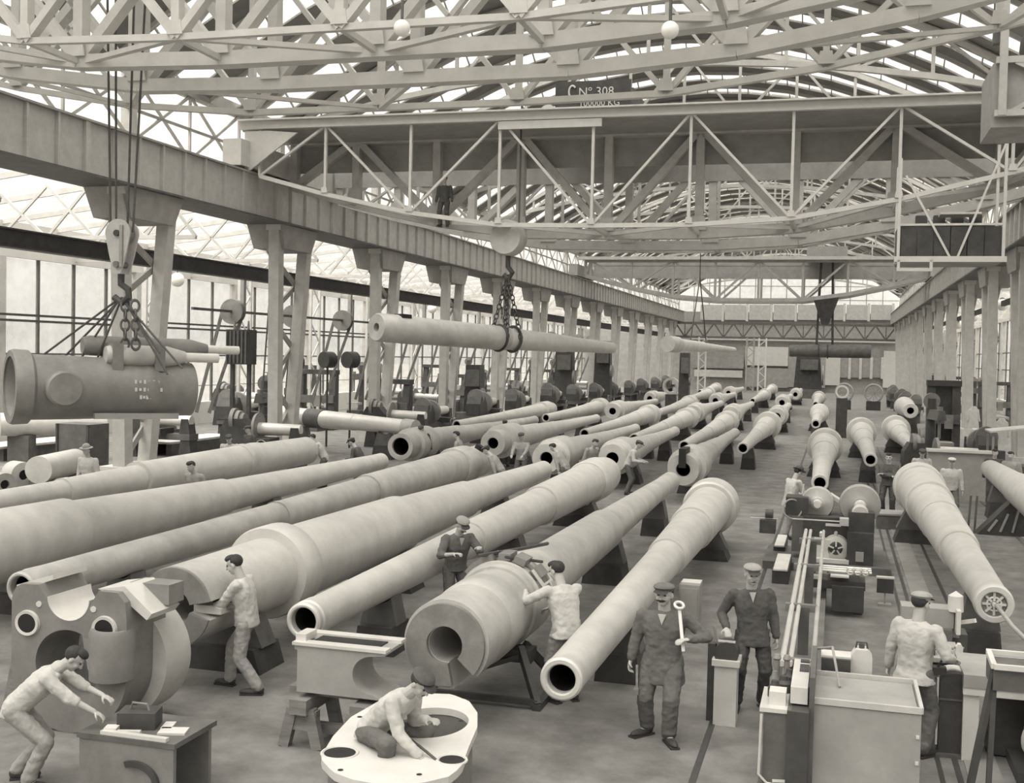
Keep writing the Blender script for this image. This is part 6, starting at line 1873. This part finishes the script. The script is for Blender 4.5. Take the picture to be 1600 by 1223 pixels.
# dark hanging box (transformer) with ladder
p = at(377, 542, 40)
t = thing('transformer_box', 'square dark ribbed box on posts before the windows', 'transformer', (p.x, p.y, 0))
MB().box((0, 0, p.z), (0.95, 0.7, 1.35)).build('case', M_black, t, smooth=False)
for k in range(6):
    MB().box((-0.42 + 0.165 * k, -0.37, p.z), (0.05, 0.06, 1.25)).build('cooling_fin', M_dark, t, smooth=False)
for dx in (-0.3, 0.3):
    MB().lathe([(0, 0), (0, 0.06), (0.15, 0.05), (0.35, 0.03), (0.35, 0)], (dx, 0, p.z + 0.67), (0, 0, 1), 10).build('insulator', M_dsteel, t)
    MB().box((dx * 1.2, 0, (p.z - 0.67) / 2), (0.14, 0.14, p.z - 0.67)).build('post', M_black, t, smooth=False)
p = at(424, 520, 42)
t = thing('ladder', 'thin iron ladder leaning up beside a column', 'ladder', (p.x, 42, 0))
for s in (-0.22, 0.22):
    bar('stile', (p.x + s - 0.3, 42, 0), (p.x + s + 0.15, 42, 6.9), 0.05, 0.05, M_dark, t)
for k in range(20):
    f = (k + 0.5) / 20
    bar('rung', (p.x - 0.22 - 0.3 + 0.45 * f, 42, 6.9 * f), (p.x + 0.22 - 0.3 + 0.45 * f, 42, 6.9 * f), 0.03, 0.03, M_dark, t)
# crate, plates and forgings under the hanging cradle
p = gnd(120, 706)
t = thing('dark_crate', 'square dark crate standing under the hanging cradle', 'crate', (p.x, 31.5, 0))
q0_, q1_ = at(103, 660, 31.5), at(155, 706, 31.5)
MB().box(((q0_.x + q1_.x) / 2 - p.x, 0, q0_.z / 2), (q1_.x - q0_.x, 1.0, q0_.z)).build('crate_body', M_dark, t, smooth=False)
for dx in (-0.45, 0.45):
    MB().box(((q0_.x + q1_.x) / 2 - p.x + dx * (q1_.x - q0_.x), -0.52, q0_.z / 2), (0.08, 0.04, q0_.z)).build('batten', M_black, t, smooth=False)
for k, (a, b2, lb) in enumerate((((0, 722), (110, 700), 'pale steel plate lying flat by the left edge'), ((250, 712), (340, 697), 'pale flat plate before the machines'))):
    g0, g1 = gnd(*a), gnd(*b2)
    t = thing('steel_plate', lb, 'steel plate', ((g0.x + g1.x) / 2, (g0.y + g1.y) / 2, 0))
    sz = (max(1.2, abs(g1.x - g0.x)), max(1.2, abs(g1.y - g0.y)))
    MB().box((0, 0, 0.5), (sz[0], sz[1], 0.08)).build('plate', M_light, t, smooth=False)
    for dx in (-0.35, 0.35):
        MB().box((dx * sz[0], 0, 0.23), (0.25, sz[1] * 0.9, 0.46)).build('bolster', M_dark, t, smooth=False)
# round castings by the left edge behind the rearmost barrel
for k, (px, py, r) in enumerate(((38, 742, 0.38), (8, 757, 0.32))):
    g = gnd(px, py, r)
    t = thing('ring_casting', '%s round casting lying behind the rearmost barrel, by the left edge' % ('larger', 'smaller')[k], 'casting', (g.x, g.y, r))
    MB().lathe([(0, r * 0.4), (0, r), (0.8, r * 0.95), (0.8, r * 0.4), (0, r * 0.4)], (0, 0, 0), (-0.9, 0.5, 0), 24).build('ring', M_mid if k else M_steel2, t)
    MB().lathe([(0.1, 0), (0.1, r * 0.41)], (0, 0, 0), (-0.9, 0.5, 0), 18).build('hole', M_bore, t)
# tall dark machine columns among the far guns
for k, (px, y_, h, w) in enumerate(((738, 60, 3.6, 1.0), (880, 86, 4.6, 1.6), (940, 93, 5.4, 1.5), (1068, 84, 4.6, 0.8), (1262, 132, 4.7, 3.2))):
    p = at(px, 600, y_)
    t = thing('slotting_machine', '%s tall black upright machine in the depth, counted from the window side' % ORD[k], 'machine', (p.x, y_, 0), group='tall upright machines')
    MB().prism([(-w / 2, 0), (w / 2, 0), (w / 2 * 0.8, h), (-w / 2 * 0.8, h)], 0.9).build('frame', M_black, t, smooth=False)
    MB().box((0.1, -0.3, h * 0.8), (w * 0.6, 0.6, h * 0.25)).build('ram_head', M_dark, t, smooth=False)
    MB().box((0, -0.5, 0.5), (w * 1.2, 1.0, 1.0)).build('table', M_dark, t, smooth=False)
    MB().lathe([(-0.08, 0), (-0.08, w * 0.35), (0.08, w * 0.35), (0.08, 0)], (w * 0.5, 0.3, h * 0.55), (1, 0, 0), 20).build('fly_wheel', M_dsteel, t)
# big gear wheels before the far windows
for k, px in enumerate((1320, 1366)):
    p = at(px, 588, 105)
    t = thing('gear_wheel', '%s large gear wheel standing before the far windows' % ('nearer' if k == 0 else 'farther'), 'gear wheel', (p.x, 105, 0))
    MB().torus((0, 0, 1.5), (0.3, 1, 0), 0.75, 0.1, 30, 6).build('rim', M_mid, t)
    for j in range(6):
        a = PI * j / 6
        MB().bar((-0.72 * math.cos(a), 0.2 * math.cos(a), 1.5 - 0.72 * math.sin(a)), (0.72 * math.cos(a), -0.2 * math.cos(a), 1.5 + 0.72 * math.sin(a)), 0.07, 0.08).build('spoke', M_mid, t, smooth=False)
    MB().box((0, 0, 0.4), (1.2, 0.6, 0.8)).build('stand', M_black, t, smooth=False)
# wall panels of a gantry: man on the crane
person('workman standing on the crane girder seen from below', (at(694, 335, 38.0).x, 38.0, 8.65), PI, detail=False, top=M_cloth_d, legs=M_cloth_d)

# more machines between the first columns and slender lattice posts by the windows
for k, (x, y, rz, kd) in enumerate(((-19.2, 36.2, 0.1, 'l'), (-22.9, 43.0, 0.3, 'd'), (-18.6, 47.2, 0.05, 'l'), (-21.8, 54.8, 0.0, 'p'), (-24.8, 38.4, 0.0, 'l'))):
    nm = 'machine standing in the gap beside the %s window-side column' % ORD[k]
    if kd == 'l':
        lathe_tool('short black lathe, ' + nm, x, y, rz, 2.8, 1.15, True)
    elif kd == 'p':
        planer('squat black planer, ' + nm, x, y, rz, 2.6, 1.4)
    else:
        drill('black pillar drill, ' + nm, x, y, rz, 2.7)
for k in range(5):
    y = 43.5 + 8.0 * k
    t = thing('lattice_post', '%s slender pale lattice post before the tall windows' % ORD[k], 'post', (-28.6, y, 0), group='slender lattice posts')
    for s in (-1, 1):
        bar('leg', (-28.6, y + s * 0.55, 0), (-28.6, y + s * 0.55, 8.1), 0.14, 0.14, M_light, t)
    for j in range(7):
        s = 1 if j % 2 else -1
        bar('lacing', (-28.6, y - s * 0.55, 1.1 * j + 0.3), (-28.6, y + s * 0.55, 1.1 * j + 1.4), 0.05, 0.08, M_light, t)

drill('black pillar drill standing alone before the tall black planer', 3.9, 50.6, 0.2, 2.6)
drill('black pillar drill just behind the canopy booth', 9.6, 44.2, -0.3, 2.9)
lathe_tool('dark lathe with bright work near the windows behind the canopy booth', 11.6, 42.6, PI / 2, 4.0, 1.1, True)
lathe_tool('dark lathe with bright chuck just past the grey cabinet', 3.6, 41.6, 0.12, 2.4, 1.0, True)
# pale tool boards hung on the cab-side columns
for k, (y, z) in enumerate(((50.2, 1.7), (59.95, 1.8))):
    t = thing('hung_coat', 'pale work coat hanging on the %s cab-side column' % ('nearer' if k == 0 else 'farther'), 'coat', (6.4, y - 1.0, z))
    MB().loft([(V((0, 0, 0.45)), Matrix.Identity(3), 0.08, 0.05), (V((0, 0, 0.3)), Matrix.Identity(3), 0.2, 0.08), (V((0, 0, -0.2)), Matrix.Identity(3), 0.22, 0.1), (V((0, 0, -0.6)), Matrix.Identity(3), 0.27, 0.11)], 16).build('coat_body', M_cloth_l, t)
    for s_ in (-1, 1):
        MB().cap((s_ * 0.18, 0, 0.26), (s_ * 0.26, -0.02, -0.25), 0.06, 0.05).build('sleeve', M_cloth_l, t)

# tray and can just behind the grey tank
YT = gnd(1422, 1062, 1.02).y + 0.25
p = at(1306, 1036, YT)
t = thing('tool_tray', 'low dark tray with pale lid on a stand behind the grey tank', 'tray', (p.x, YT, 0))
MB().box((0, 0, p.z), (0.30, 0.3, 0.16)).build('tray_body', M_black, t, smooth=False)
MB().box((0, 0.03, p.z + 0.09), (0.31, 0.26, 0.02)).build('lid', M_light, t, smooth=False)
for dx in (-0.12, 0.12):
    MB().box((dx, 0, (p.z - 0.08) / 2), (0.04, 0.2, p.z - 0.08)).build('leg', M_dark, t, smooth=False)
p = at(1346, 1036, YT)
t = thing('oil_can', 'pale square oil can standing behind the grey tank', 'oil can', (p.x, YT, 0))
MB().prism([(-0.11, 0), (0.11, 0), (0.11, p.z + 0.06), (0.06, p.z + 0.14), (-0.06, p.z + 0.14), (-0.11, p.z + 0.06)], 0.2).build('can_body', M_light, t, smooth=False)
MB().tube([(-0.06, 0.1, p.z + 0.13), (-0.05, 0.1, p.z + 0.2), (0.05, 0.1, p.z + 0.2), (0.06, 0.1, p.z + 0.13)], 0.012).build('handle', M_black, t)
MB().cyl((0.0, 0.1, p.z + 0.13), (0.0, 0.1, p.z + 0.18), 0.03, 12).build('cap', M_black, t)
